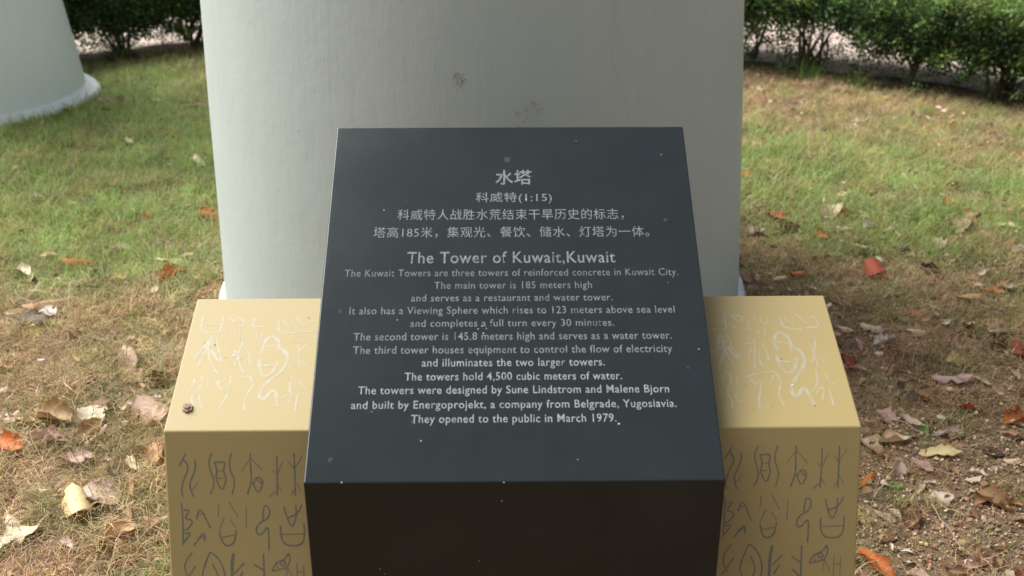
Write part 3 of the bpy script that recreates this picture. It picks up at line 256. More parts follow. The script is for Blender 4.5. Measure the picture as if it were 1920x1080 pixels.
(1.688, 3.588, 0.0433, -1.7, 0.6562216829316561, 'T', 'tiny tan brown leaf in the patchy grass at mid right'),
(-1.04, 2.856, 0.022, 1.27, 0.701027702395543, 'T', 'tiny tan brown leaf in the dry grass close to the left yellow block'),
(1.01, 4.074, 0.0415, 1.11, 0.3287806226726745, 'C', 'tiny narrow pale cream leaf in the grass right of the big column'),
(-1.545, 3.262, 0.0329, -0.61, 0.44511827718623925, 'T', 'left-hand tiny tan brown leaf in the mixed grass behind the left yellow block'),
(1.261, 4.296, 0.0327, -1.44, 0.441721112716927, 'T', 'right-hand tiny tan brown leaf in the grass right of the big column'),
(1.218, 4.542, 0.0253, -0.52, 0.31797310296885023, 'T', 'tiny narrow tan brown leaf in the grass right of the big column'),
(1.209, 3.036, 0.0412, -1.58, 0.5146673861187419, 'B', 'tiny brown leaf on the littered turf beside the right yellow block slope'),
(1.069, 3.689, 0.0387, -1.54, 0.6306236816955633, 'T', 'right-hand tiny tan brown leaf in the grass just behind the right yellow block'),
(1.044, 2.815, 0.0239, 0.87, 0.3795205126374604, 'T', 'tiny narrow tan brown leaf on the littered turf beside the right yellow block slope'),
(-1.037, 2.212, 0.0233, 1.49, 0.31087124524196136, 'D', 'tiny narrow dark brown leaf on the brown straw at the bottom left corner'),
(-1.648, 3.578, 0.0212, 1.35, 0.33910166255228774, 'B', 'tiny narrow brown leaf in the mixed grass behind the left yellow block'),
(-0.962, 2.172, 0.0183, 1.11, 0.3219605440120161, 'C', 'tiny narrow pale cream leaf on the brown straw beside the left yellow block front'),
(2.26, 4.603, 0.028, -1.54, 0.5050844027465486, 'P', 'tiny pinkish tan leaf in the patchy grass towards the right hedge'),
(1.068, 2.06, 0.0268, -1.52, 0.6582680116266696, 'B', 'small brown leaf on the gravelly soil at the bottom right corner'),
(-0.873, 1.932, 0.0154, 0.94, 0.32522887102297704, 'B', 'tiny narrow brown leaf on the brown straw beside the left yellow block front'),
(-1.134, 2.083, 0.0241, -0.41, 0.7375421816021372, 'B', 'tiny broad brown leaf on the brown straw at the bottom left corner'),
(0.869, 3.26, 0.018, -0.23, 0.7606512604725966, 'C', 'tiny broad pale cream leaf in the grass just behind the right yellow block'),
(1.367, 3.955, 0.0283, 0.15, 0.6485869880181726, 'B', 'tiny brown leaf in the grass right of the big column'),
(-1.2, 3.318, 0.0285, 1.18, 0.6518011465663236, 'B', 'middle tiny brown leaf in the mixed grass behind the left yellow block'),
(-1.248, 4.102, 0.0329, 0.74, 0.6846310025307691, 'P', 'right-hand tiny pinkish tan leaf in the green grass left of the big column'),
(-1.04, 2.115, 0.0226, 1.34, 0.3329644393415922, 'T', 'tiny narrow tan brown leaf on the brown straw at the bottom left corner'),
(0.939, 2.228, 0.02, 0.84, 0.7847670388598673, 'T', 'tiny broad tan brown leaf on the gravelly soil beside the right yellow block front'),
(1.604, 3.829, 0.0266, 0.04, 0.3008074049039298, 'T', 'tiny narrow tan brown leaf in the patchy grass at mid right'),
(-1.668, 4.198, 0.0603, 1.68, 0.5884953701340585, 'D', 'tiny dark brown leaf in the green grass left of the big column'),
(-1.234, 2.793, 0.0261, -0.82, 0.4516132673711796, 'T', 'right-hand tiny tan brown leaf on the straw well left of the left yellow block'),
(1.567, 3.505, 0.0323, 0.76, 0.7912102954951601, 'P', 'tiny broad pinkish tan leaf in the patchy grass at mid right'),
(-1.63, 4.268, 0.0336, 1.6, 0.6588458868915134, 'B', 'right-hand tiny brown leaf in the green grass left of the big column'),
(1.572, 4.15, 0.0247, -1.13, 0.3517691653659334, 'C', 'tiny narrow pale cream leaf in the patchy grass towards the right hedge'),
(1.176, 2.094, 0.0281, -0.82, 0.6350878956211048, 'T', 'fourth from left small tan brown leaf on the gravelly soil at the bottom right corner'),
(0.99, 1.918, 0.023, -0.23, 0.5415436078484749, 'T', 'second from left small tan brown leaf on the gravelly soil at the bottom right corner'),
(-0.968, 1.881, 0.0217, 0.38, 0.30148003798408907, 'B', 'small narrow brown leaf on the brown straw at the bottom left corner'),
(1.395, 3.229, 0.028, -1.46, 0.7446413500361955, 'T', 'tiny broad tan brown leaf in the patchy grass at mid right'),
(-1.314, 4.075, 0.0546, 1.56, 0.5065183958652906, 'T', 'tiny tan brown leaf in the green grass left of the big column'),
(0.993, 2.66, 0.0352, 0.61, 0.44037432925561304, 'C', 'small pale cream leaf on the littered turf beside the right yellow block slope'),
(-0.878, 2.135, 0.0329, 1.54, 0.6361775880927076, 'T', 'small tan brown leaf on the brown straw beside the left yellow block front'),
(1.085, 2.231, 0.0292, -1.21, 0.6565497096391679, 'T', 'leftmost small tan brown leaf on the gravelly soil at the bottom right corner'),
(1.125, 4.291, 0.026, 0.6, 0.5293369207192045, 'T', 'left-hand tiny tan brown leaf in the grass right of the big column'),
(1.454, 2.809, 0.0222, -1.7, 0.781049118095678, 'T', 'tiny broad tan brown leaf on the littered turf near the right edge'),
(-0.859, 1.896, 0.0311, 1.39, 0.6798963835001497, 'B', 'small brown leaf on the brown straw beside the left yellow block front'),
(0.959, 1.826, 0.0306, 0.66, 0.4718183136809374, 'T', 'third from left small tan brown leaf on the gravelly soil at the bottom right corner'),
(0.935, 2.305, 0.0263, -0.32, 0.44798484894671425, 'T', 'small tan brown leaf on bare soil by the right yellow block corner'),
(-1.442, 2.874, 0.0305, -0.97, 0.435529788830115, 'T', 'tiny tan brown leaf in the dry grass far left of the left yellow block'),
(-1.311, 2.823, 0.0232, 1.55, 0.7089897415262113, 'T', 'left-hand tiny tan brown leaf on the straw well left of the left yellow block'),
(0.854, 3.479, 0.0274, 0.5, 0.5583841051102051, 'P', 'tiny pinkish tan leaf in the grass just behind the right yellow block'),
(-1.081, 2.129, 0.0154, -0.08, 0.7780548597840979, 'C', 'tiny broad pale cream leaf on the brown straw at the bottom left corner'),
(-1.003, 2.688, 0.0161, 0.49, 0.6892199974513407, 'B', 'tiny brown leaf on the straw beside the slope of the left yellow block'),
(-0.917, 1.985, 0.0181, -0.73, 0.3832875478706482, 'T', 'tiny narrow tan brown leaf on the brown straw beside the left yellow block front'),
(-1.018, 3.515, 0.0275, 1.09, 0.534918506307207, 'B', 'rightmost tiny brown leaf in the mixed grass behind the left yellow block'),
(0.981, 2.174, 0.0348, 0.88, 0.6437157473756934, 'P', 'left-hand small pinkish tan leaf on the gravelly soil beside the right yellow block front'),
(0.981, 3.53, 0.0479, -1.51, 0.31555001368514113, 'T', 'tiny narrow tan brown leaf in the grass just behind the right yellow block'),
(-1.813, 3.85, 0.0311, 1.02, 0.4073006620704339, 'B', 'left-hand tiny brown leaf in the green grass left of the big column')]
TWIGS=[[[1.7019, 4.4323], [1.7004, 4.3415], [1.696, 4.208]], [[0.9746, 2.0841], [0.9776, 2.0093], [0.9815, 1.9051]], [[0.8512, 2.1129], [0.9059, 2.1885], [0.9875, 2.2918]], [[-1.5035, 3.3567], [-1.4594, 3.2501], [-1.408, 3.1885]]]
STONES=[[0.9133, 2.0219, 0.013], [0.999, 1.9531, 0.012], [1.0329, 2.0587, 0.007]]

# ------------------------------------------------------------ camera, light
S = bpy.context.scene
COL = S.collection
cd = bpy.data.cameras.new('camera')
cam = bpy.data.objects.new('camera', cd); COL.objects.link(cam)
cam.location = (CAM['x'], 0, CAM['z'])
cam.rotation_euler = (Matrix.Rotation(-CAM['yaw'], 3, 'Z') @ Matrix.Rotation(math.pi/2-CAM['pitch'], 3, 'X')).to_euler()
cd.sensor_width = 36; cd.lens = 2050/1920*36
cd.clip_start = .05; cd.clip_end = 500
cd.dof.use_dof = True; cd.dof.focus_distance = 2.05; cd.dof.aperture_fstop = 5.4
S.camera = cam

SUN_EL, SUN_DIR = 53, Vector((-.90, .44, 0)).normalized()
sun_vec = Vector((SUN_DIR.x*math.cos(math.radians(SUN_EL)), SUN_DIR.y*math.cos(math.radians(SUN_EL)), math.sin(math.radians(SUN_EL))))
sl = bpy.data.lights.new('sun', 'SUN'); sl.energy = 4.1; sl.angle = math.radians(48); sl.color = (1, .985, .955)
so = bpy.data.objects.new('sun', sl); COL.objects.link(so)
so.rotation_euler = sun_vec.to_track_quat('Z', 'Y').to_euler(); so.location = sun_vec*20

W = bpy.data.worlds.new('World'); S.world = W; W.use_nodes = True
nt = W.node_tree; nt.nodes.clear()
sky = nt.nodes.new('ShaderNodeTexSky'); sky.sky_type = 'NISHITA'; sky.sun_disc = False
sky.sun_elevation = math.radians(SUN_EL); sky.sun_rotation = math.atan2(sun_vec.x, sun_vec.y)
sky.dust_density = 3.5; sky.ozone_density = 1; sky.air_density = 1
hs = nt.nodes.new('ShaderNodeHueSaturation'); hs.inputs['Saturation'].default_value = .34
bg = nt.nodes.new('ShaderNodeBackground'); bg.inputs['Strength'].default_value = .078
wo = nt.nodes.new('ShaderNodeOutputWorld')
nt.links.new(sky.outputs[0], hs.inputs['Color']); nt.links.new(hs.outputs[0], bg.inputs['Color']); nt.links.new(bg.outputs[0], wo.inputs[0])
S.view_settings.view_transform = 'Standard'; S.view_settings.look = 'None'
S.view_settings.exposure = .82; S.view_settings.gamma = 1
S.view_settings.use_curve_mapping = False
S.cycles.use_adaptive_sampling = True

# ------------------------------------------------------------ helpers
def prop(o, label=None, cat=None, group=None, kind=None):
    if label: o['label'] = label
    if cat: o['category'] = cat
    if group: o['group'] = group
    if kind: o['kind'] = kind
    return o
def link(name, me, mat=None, parent=None, loc=(0, 0, 0)):
    o = bpy.data.objects.new(name, me); COL.objects.link(o)
    if mat is not None and me is not None: me.materials.append(mat)
    o.parent = parent; o.location = loc
    return o
def empty(name, loc):
    o = bpy.data.objects.new(name, None); COL.objects.link(o); o.location = loc; o.empty_display_size = .1
    return o
def mesh(name, v, f, smooth=False):
    me = bpy.data.meshes.new(name); me.from_pydata([tuple(p) for p in v], [], f); me.update()
    if smooth: me.polygons.foreach_set('use_smooth', [True]*len(me.polygons))
    return me
class N:
    """small node-tree writer"""
    def __init__(s, name, bump=None):
        s.m = bpy.data.materials.new(name); s.m.use_nodes = True; s.t = s.m.node_tree
        s.b = s.t.nodes['Principled BSDF']; s.out = s.t.nodes['Material Output']
    def n(s, typ, **k):
        a = s.t.nodes.new(typ)
        for q, v in k.items():
            if q in a.inputs.keys(): a.inputs[q].default_value = v
            else: setattr(a, q, v)
        return a
    def l(s, a, b): s.t.links.new(a, b)
    def coord(s, kind='Object'):
        return s.n('ShaderNodeTexCoord').outputs[kind]
    def noise(s, scale, detail=4, rough=.55, vec=None, stretch=None):
        a = s.n('ShaderNodeTexNoise'); a.inputs['Scale'].default_value = scale; a.inputs['Detail'].default_value = detail; a.inputs['Roughness'].default_value = rough
        vec = vec or s.coord()
        if stretch:
            m = s.n('ShaderNodeMapping'); m.inputs['Scale'].default_value = stretch; s.l(vec, m.inputs[0]); vec = m.outputs[0]
        s.l(vec, a.inputs['Vector']); return a.outputs['Fac']
    def ramp(s, fac, stops):
        r = s.n('ShaderNodeValToRGB'); e = r.color_ramp.elements
        while len(e) < len(stops): e.new(.5)
        for x, (p, c) in zip(e, stops):
            x.position = p; x.color = (c, c, c, 1) if isinstance(c, (int, float)) else (*c, 1)
        s.l(fac, r.inputs[0]); return r.outputs[0]
    def mix(s, fac, a, b, mode='MIX'):
        m = s.n('ShaderNodeMix', data_type='RGBA', blend_type=mode)
        for sock, v in ((m.inputs[0], fac), (m.inputs[6], a), (m.inputs[7], b)):
            if hasattr(v, 'links'): s.l(v, sock)
            elif isinstance(v, (int, float)): sock.default_value = v
            else: sock.default_value = (*v, 1)
        return m.outputs[2]
    def math(s, op, a, b=None):
        m = s.n('ShaderNodeMath', operation=op)
        for sock, v in ((m.inputs[0], a), (m.inputs[1], b)):
            if v is None: continue
            if hasattr(v, 'links'): s.l(v, sock)
            else: sock.default_value = v
        return m.outputs[0]
    def base(s, c, rough=.6, spec=.5):
        if hasattr(c, 'links'): s.l(c, s.b.inputs['Base Color'])
        else: s.b.inputs['Base Color'].default_value = (*c, 1)
        if hasattr(rough, 'links'): s.l(rough, s.b.inputs['Roughness'])
        else: s.b.inputs['Roughness'].default_value = rough
        s.b.inputs['Specular IOR Level'].default_value = spec; return s
    def bump(s, h, strength=.3, dist=.01):
        b = s.n('ShaderNodeBump'); b.inputs['Strength'].default_value = strength; b.inputs['Distance'].default_value = dist
        s.l(h, b.inputs['Height']); s.l(b.outputs[0], s.b.inputs['Normal']); return s

rng = random.Random(11); nr = np.random.default_rng(7)

def wave(x, y):
    return .012*np.sin(x*1.7+.6)*np.cos(y*1.3+.4) + .006*np.sin(x*4.3+y*3.1) + .003*np.sin(x*9.1-y*7.7)

# hash noise usable from python for plant and colour patches
def vnoise(x, y, sc, seed=0):
    x = np.asarray(x)*sc+seed*17.3; y = np.asarray(y)*sc+seed*9.1
    xi = np.floor(x); yi = np.floor(y); fx = x-xi; fy = y-yi
    fx = fx*fx*(3-2*fx); fy = fy*fy*(3-2*fy)
    h = lambda a, b: np.modf(np.abs(np.sin(a*127.1+b*311.7+seed)*43758.5453))[0]
    return (h(xi, yi)*(1-fx)+h(xi+1, yi)*fx)*(1-fy)+(h(xi, yi+1)*(1-fx)+h(xi+1, yi+1)*fx)*fy
def blob(x, y, cx, cy, rx, ry):
    return np.exp(-(((x-cx)/rx)**2+((y-cy)/ry)**2))
def soil_mask(x, y):
    m = .95*blob(x, y, 1.05, 2.02, .5, .4)+.36*blob(x, y, 1.55, 2.6, .6, .45)+.3*blob(x, y, .95, 2.9, .35, .5)
    m = m+.35*(vnoise(x, y, 3.1, 3)-.5)
    return np.clip(m, 0, 1)
def green_mask(x, y):
    g = .25*blob(x, y, 2.6, 4.0, 1.6, 1.0)+1.05*blob(x, y, -2.3, 4.6, 1.4, 1.05)+.6*blob(x, y, -1.4, 4.1, .6, .8)+.62*blob(x, y, -1.9, 5.8, 1.2, .6)
    g = g+.95*blob(x, y, 1.15, 4.35, .55, .65)+.5*blob(x, y, 1.6, 3.7, .7, .4)+.42*blob(x, y, 2.6, 4.6, 1.0, .7)+.3*blob(x, y, 1.4, 5.9, .9, .3)
    g = g+.35*blob(x, y, -.7, 1.85, .12, .1)+.10+.45*blob(x, y, -2.2, 6.5, 1.0, .5)+.2*blob(x, y, 1.9, 5.2, 1.4, .7)
    g = g+.5*(vnoise(x, y, 2.3, 1)-.5)+.3*(vnoise(x, y, 7, 2)-.5)
    return np.clip(g, 0, 1)

# ------------------------------------------------------------ ground
g = N('soil_and_thatch')
P = g.coord()
n1 = g.noise(1.2, 5, .6, P); n2 = g.noise(55, 6, .7, P); n3 = g.noise(7, 5, .65, P); n4 = g.noise(240, 3, .6, P)
c = g.ramp(n2, [(.3, (.11, .066, .042)), (.5, (.31, .205, .125)), (.72, (.56, .43, .29))])
th = g.ramp(n4, [(.35, (.07, .05, .03)), (.6, (.26, .19, .11))])
c = g.mix(g.ramp(n3, [(.42, 0), (.6, .75)]), c, th)
vc = g.n('ShaderNodeVertexColor'); vc.layer_name = 'cover'
gr = g.mix(n2, (.05, .055, .02), (.18, .19, .07))
sep = g.n('ShaderNodeSeparateColor'); g.l(vc.outputs[0], sep.inputs[0])
c = g.mix(sep.outputs[1], c, gr)
g.base(c, .95, .15).bump(g.math('ADD', n2, n4), .8, .008)
xs = np.unique(np.concatenate([np.linspace(-60, -5, 14), np.arange(-5, 5.01, .08), np.linspace(5, 60, 14)]))
ys = np.unique(np.concatenate([np.linspace(-30, -1, 8), np.arange(-1, 9.01, .08), np.linspace(9, 90, 16)]))
XX, YY = np.meshgrid(xs, ys)
near = np.clip((8-np.hypot(XX, YY-3))/2, 0, 1)
ZZ = wave(XX, YY)*near
v = np.stack([XX.ravel(), YY.ravel(), ZZ.ravel()], 1)
nx = len(xs); f = [(j*nx+i, j*nx+i+1, (j+1)*nx+i+1, (j+1)*nx+i) for j in range(len(ys)-1) for i in range(nx-1)]
me = mesh('ground', v, f, True)
ca = me.color_attributes.new('cover', 'FLOAT_COLOR', 'POINT')
gm = green_mask(v[:, 0], v[:, 1])*.8; sm = soil_mask(v[:, 0], v[:, 1])
ca.data.foreach_set('color', np.stack([sm, gm*(1-sm), gm*0, gm*0+1], 1).ravel())
prop(link('ground', me, g.m), kind='structure')

# hedge line: a smooth curve x -> y
hx = np.array([-6, -3.5, -2.507, -1.925, -.9, .3, 1.43, 2.089, 2.644, 3.6, 5.5])
hy = np.array([4.0, 5.85, 6.583, 6.948, 7.12, 6.85, 6.33, 5.93, 5.5, 4.75, 3.1])
def hline(t):
    return np.interp(t, hx, hy)
def hnormal(t):
    e = .25; d = np.array([2*e, float(hline(t+e)-hline(t-e))]); d /= np.linalg.norm(d); return -d[1], d[0]
def band(name, o0, o1, z, mat, a=-5.8, b=5.3, n=90, jag=0):
    v = []; f = []
    for i in range(n+1):
        t = a+(b-a)*i/n; px, py = t, float(hline(t)); q = hnormal(t)
        for o in (o0+rng.uniform(-jag, jag), o1): v.append((px+q[0]*o, py+q[1]*o, z + float(wave(px, py))*0))
        if i: f.append((2*i-2, 2*i, 2*i+1, 2*i-1))
    me = mesh(name, v, f); return link(name, me, mat)
b = N('dark_mulch'); P = b.coord(); n2 = b.noise(60, 6, .7, P)
b.base(b.ramp(n2, [(.3, (.035, .022, .016)), (.5, (.13, .085, .06)), (.7, (.32, .23, .17))]), .95, .1).bump(n2, .9, .01)
prop(band('planting_bed', .06, .26, .02, b.m, jag=.05), kind='structure')
b = N('pale_paving'); P = b.coord(); n1 = b.noise(14, 5, .7, P); n2 = b.noise(40, 4, .6, P)
c = b.ramp(n1, [(.3, (.28, .22, .18)), (.6, (.52, .43, .37))]); c = b.mix(b.ramp(n2, [(.52, 0), (.62, .8)]), c, (.13, .08, .05))
b.base(c, .85, .2)
prop(band('path', .26, 5.5, .024, b.m, jag=.03), kind='structure')

# ------------------------------------------------------------ far and near painted columns
def column_mat(name, c0, c1):
    m = N(name); P = m.coord()
    st = m.noise(3, 5, .6, P, (6, 6, .5)); br = m.noise(60, 3, .6, P, (1, 1, .12)); bl = m.noise(2.2, 5, .65, P); sp = m.noise(26, 4, .7, P)
    c = m.mix(st, c0, c1); c = m.mix(m.ramp(bl, [(.45, 0), (.7, .35)]), c, [q*.86 for q in c1])
    c = m.mix(m.ramp(sp, [(.70, 0), (.76, .35)]), c, (.30, .31, .27))
    v = m.n('ShaderNodeTexVoronoi', feature='DISTANCE_TO_EDGE'); v.inputs['Scale'].default_value = 1.1
    mp = m.n('ShaderNodeMapping'); mp.inputs['Scale'].default_value = (1.6, 1.6, .22)
    nn = m.n('ShaderNodeTexNoise'); nn.inputs['Scale'].default_value = 5; m.l(P, nn.inputs['Vector'])
    ad = m.n('ShaderNodeVectorMath', operation='MULTIPLY_ADD'); ad.inputs[1].default_value = (.05, .05, .02); m.l(nn.outputs['Color'], ad.inputs[0]); m.l(P, ad.inputs[2])
    m.l(ad.outputs[0], mp.inputs[0]); m.l(mp.outputs[0], v.inputs['Vector'])
    cr = m.ramp(v.outputs['Distance'], [(0, 1), (.0022, 0)])
    c = m.mix(m.math('MULTIPLY', cr, .12), c, (.33, .31, .27))
    m.base(c, m.ramp(br, [(.3, .42), (.7, .6)]), .45)
    h = m.math('ADD', m.math('MULTIPLY', br, .5), m.math('ADD', m.math('MULTIPLY', bl, 2.0), m.math('MULTIPLY', sp, .6)))
    m.bump(h, .26, .005)
    return m
def revolve(name, prof, seg, lean=(0, 0), lump=.0):
    v = []; f = []
    for k, (r, z) in enumerate(prof):
        for i in range(seg):
            a = 2*math.pi*i/seg; rr = r*(1+lump*math.sin(a*3+z*2.1)+lump*.6*math.sin(a*7-z*5)+lump*.5*math.sin(z*11+a*2))
            v.append((rr*math.cos(a)+lean[0]*z, rr*math.sin(a)+lean[1]*z, z))
    for k in range(len(prof)-1):
        for i in range(seg):
            j = (i+1) % seg; f.append((k*seg+i, k*seg+j, (k+1)*seg+j, (k+1)*seg+i))
    f.append(tuple(range((len(prof)-1)*seg, len(prof)*seg)))
    return mesh(name, v, f, True)
CM = column_mat('grey_green_paint', (.455, .52, .495), (.515, .575, .545))
CF = column_mat('pale_grey_paint', (.70, .77, .75), (.76, .82, .80))
SK = column_mat('pale_skirt_paint', (.72, .78, .79), (.78, .82, .82))
def column(loc, r0, r1, lean, label, skirt, hsk, paint=None):
    t = empty('tower_column', loc); prop(t, label, 'column', 'grey concrete tower columns')
    prof = [(r0-(r0-r1)*z, z) for z in (hsk-.01, .15, .4, .7, 1.0)] + [(r1-.06*(z-1), z) for z in (1.5, 2.2, 3.2, 4.5, 6.0)]
    link('shaft', revolve('shaft', prof, 160, lean, .0012), (paint or CM).m, t)
    sp = [(r0+skirt, -.03), (r0+skirt*.86, .012), (r0+skirt*.55, .03), (r0+skirt*.28, hsk*.62), (r0+.006, hsk), (r0-.02, hsk+.001)]
    me = revolve('base_skirt', sp, 160, lean, .006)
    link('base_skirt', me, SK.m, t)
    return t
mainc = column((-.072, 3.35, 0), .840, .792, (-.020, 0), 'wide pale grey painted concrete column standing behind the black plaque', .034, .045)
farc = column((-2.98, 5.80, 0), .715, .60, (0, 0), 'grey concrete column with white flared foot at upper left before the hedge', .07, .05, CF)
# peeled patch and dents on the big column
def on_column(px, pz, t=mainc, r0=.840, r1=.792):
    # px: sideways offset from axis, pz: height; returns point and outward normal on front side
    r = r0-(r0-r1)*pz; a = math.asin(max(-1, min(1, px/r)))
    return Vector((r*math.sin(a)-.020*pz, -r*math.cos(a), pz)), Vector((math.sin(a), -math.cos(a), 0))
rb = N('rusty_stain'); P = rb.coord(); n2 = rb.noise(170, 4, .7, P)
rb.base(rb.ramp(n2, [(.3, (.27, .26, .18)), (.6, (.38, .40, .33)), (.7, (.45, .49, .45))]), .9, .2)
pl = N('plaster_chip'); pl.base((.40, .43, .40), .7, .3)
def patch(name, px, pz, rad, mat, n, sc):
    c0, nn = on_column(px, pz); ux = nn.cross(Vector((0, 0, 1))); uz = Vector((0, 0, 1)); v = []; f = []
    for k in range(n):
        d = rad*math.sqrt(rng.random()); a = rng.uniform(0, 6.28); p = c0+ux*(d*math.cos(a))+uz*(d*math.sin(a)*1.15)+nn*.0006
        s = sc*rng.uniform(.4, 1.2); b0 = len(v); m = rng.randint(5, 7)
        v.append(p+nn*s*.35)
        for q in range(m):
            aa = 6.28*q/m; s2 = s*rng.uniform(.6, 1.2); v.append(p+ux*math.cos(aa)*s2+uz*math.sin(aa)*s2)
        for q in range(m): f.append((b0, b0+1+q, b0+1+(q+1) % m))
    o = link(name, mesh(name, v, f, True), mat, mainc); o['kind'] = 'stuff'; return o
patch('paint_blemish', -.025, .885, .016, rb.m, 60, .0018)
patch('paint_blemish', .14, .79, .04, pl.m, 30, .003)
patch('paint_blemish', -.02, .83, .03, pl.m, 5, .0025)
patch('paint_blemish', .082, .705, .006, pl.m, 5, .005)
patch('paint_blemish', -.28, .62, .25, pl.m, 14, .0022)

# ------------------------------------------------------------ black plaque
sm_ = N('black_stone'); P = sm_.coord()
n1 = sm_.noise(4, 5, .6, P); n2 = sm_.noise(420, 2, .5, P); n3 = sm_.noise(14, 6, .7, P, (1, 1, 1))
c = sm_.mix(n1, (.0045, .0048, .0046), (.007, .0075, .0075))
c = sm_.mix(sm_.ramp(n2, [(.70, 0), (.80, .25)]), c, (.08, .09, .09))
c = sm_.mix(sm_.ramp(n3, [(.66, 0), (.80, .25)]), c, (.045, .05, .052))
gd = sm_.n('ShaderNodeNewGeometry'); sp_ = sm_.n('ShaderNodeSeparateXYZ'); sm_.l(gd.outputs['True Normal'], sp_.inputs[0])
up = sm_.ramp(sp_.outputs[2], [(.3, 0), (.7, 1)])      # upward faces painted lighter, in place of stronger sky reflection
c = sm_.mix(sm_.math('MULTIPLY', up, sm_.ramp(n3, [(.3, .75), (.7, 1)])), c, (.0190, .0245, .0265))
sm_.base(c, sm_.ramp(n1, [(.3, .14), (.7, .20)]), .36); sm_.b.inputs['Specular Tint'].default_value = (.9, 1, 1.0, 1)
sm_.bump(n2, .05, .002)
y1, z1, y2, z2 = SLAB['y1'], SLAB['z1'], SLAB['y2'], SLAB['z2']
plq = empty('plaque', (0, (y1+y2)/2, 0)); prop(plq, 'black stone plinth with sloping face engraved in Chinese and English', 'plaque')
O = Vector(plq.location)
bm = bmesh.new()
pr = [(y1, z1), (y2, z2), (y2, -.05), (y1, -.05)]
L_ = [bm.verts.new((-.3, a-O.y, b_)) for a, b_ in pr]; R_ = [bm.verts.new((.3, a-O.y, b_)) for a, b_ in pr]
bm.faces.new(L_[::-1]); bm.faces.new(R_)
for i in range(4): j = (i+1) % 4; bm.faces.new((L_[i], L_[j], R_[j], R_[i]))
bmesh.ops.recalc_face_normals(bm, faces=bm.faces)
bmesh.ops.bevel(bm, geom=list(bm.edges), offset=.0022, segments=3, affect='EDGES', profile=.5)
me = bpy.data.meshes.new('stone_block'); bm.to_mesh(me); bm.free()
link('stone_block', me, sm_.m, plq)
SO = Vector((0, y1, z1))-O; SV = Vector((0, y2-y1, z2-z1)).normalized(); SN = Vector((1, 0, 0)).cross(SV)
def letter_mat(name, lo, hi, fade):
    m = N(name); P = m.coord()
    a = m.noise(38, 5, .7, P); b_ = m.noise(330, 3, .7, P)
    c = m.mix(m.ramp(b_, [(.35, 0), (.65, 1)]), lo, hi)
    c = m.mix(m.ramp(a, [(fade-.10, 1), (fade+.06, 0)]), c, [q*.28 for q in lo])
    c = m.mix(m.ramp(a, [(.70, 0), (.74, 1)]), c, (.45, .49, .49))
    m.base(c, .75, .3); return m.m
LM = [letter_mat('faded_paint', (.09, .10, .105), (.19, .215, .22), .38), letter_mat('worn_paint', (.10, .117, .12), (.225, .25, .255), .38), letter_mat('grey_paint', (.15, .175, .185), (.32, .36, .37), .36)]
def text_mesh(s, bold):
    cu = bpy.data.curves.new('t', 'FONT'); cu.body = s; cu.size = 1; cu.align_x = 'LEFT'; cu.resolution_u = 3
    cu.space_character = 1.08; cu.offset = .001+.014*bold
    o = bpy.data.objects.new('t', cu); COL.objects.link(o)
    bpy.context.view_layer.update()
    me = bpy.data.meshes.new_from_object(o.evaluated_get(bpy.context.evaluated_depsgraph_get()))
    bpy.data.objects.remove(o); return me
cjk = lambda s: any(ord(c_) > 0x2e80 for c_ in s)
ref = {}
for key, ch in ((0, 'H'), (1, '水')):
    m_ = text_mesh(ch, 0); co = np.array([v_.co[:] for v_ in m_.vertices]); ref[key] = (co[:, 1].min(), co[:, 1].max())
for s, xl, xr, vb, ch, st, bold in TEXT:
    m_ = text_mesh(s, bold); n_ = len(m_.vertices); co = np.empty(n_*3); m_.vertices.foreach_get('co', co); co = co.reshape(-1, 3)
    r = ref[1 if cjk(s) else 0]; sy = ch/(r[1]-r[0]); x0, x1 = co[:, 0].min(), co[:, 0].max()
    X = xl+(co[:, 0]-x0)/(x1-x0)*(xr-xl); Y = vb+(co[:, 1]-r[0])*sy
    out_ = np.array(SO)[None]+np.outer(X, (1, 0, 0))+np.outer(Y, np.array(SV))+np.array(SN)[None]*.0003
    m_.vertices.foreach_set('co', out_.ravel()); m_.update()
    m_.materials.clear()
    o = link('lettering', m_, LM[st], plq)
fk = N('white_fleck'); fk.base((.42, .45, .45), .8, .2)
v = []; f = []
DULL = [q for q in FLECKS if q[2] > .0024]
FL = [q for q in FLECKS if q[2] <= .0024]+[(rng.uniform(-.29, .29), rng.uniform(.01, .64), rng.choice((.0003, .0004, .0005))) for _ in range(45)]
for x, y, r in FL:
    b0 = len(v); k = 6; p = SO+Vector((x, 0, 0))+SV*y+SN*.0004; st = rng.uniform(.5, 1.5); v.append(p+SN*.0003)
    for q in range(k):
        a = 6.28*q/k; rr_ = r*rng.uniform(.45, 1.1); v.append(p+Vector((1, 0, 0))*math.cos(a)*rr_*st+SV*math.sin(a)*rr_)
    for q in range(k): f.append((b0, b0+1+q, b0+1+(q+1) % k))
for _ in range(16):
    x, z = rng.uniform(-.28, .28), rng.uniform(.3, .58); r = rng.choice((.0006, .0009)); b0 = len(v); p = Vector((x, y1-O.y-.0003, z))
    for q in range(5): a = 6.28*q/5; v.append(p+Vector((math.cos(a)*r, 0, math.sin(a)*r*2)))
    f.append(tuple(range(b0, b0+5)))
o = link('paint_flecks', mesh('paint_flecks', v, f), fk.m, plq); o['kind'] = 'stuff'
dk = N('dull_mark'); dk.base((.045, .05, .052), .8, .2)
v = []; f = []
for x, y, r in DULL:
    b0 = len(v); k = 12; p = SO+Vector((x, 0, 0))+SV*y+SN*.0002; v.append(p)
    for q in range(k): a = 6.28*q/k; rr_ = r*rng.uniform(.8, 1.9); v.append(p+Vector((1, 0, 0))*math.cos(a)*rr_+SV*math.sin(a)*rr_)
    for q in range(k): f.append((b0, b0+1+q, b0+1+(q+1) % k))
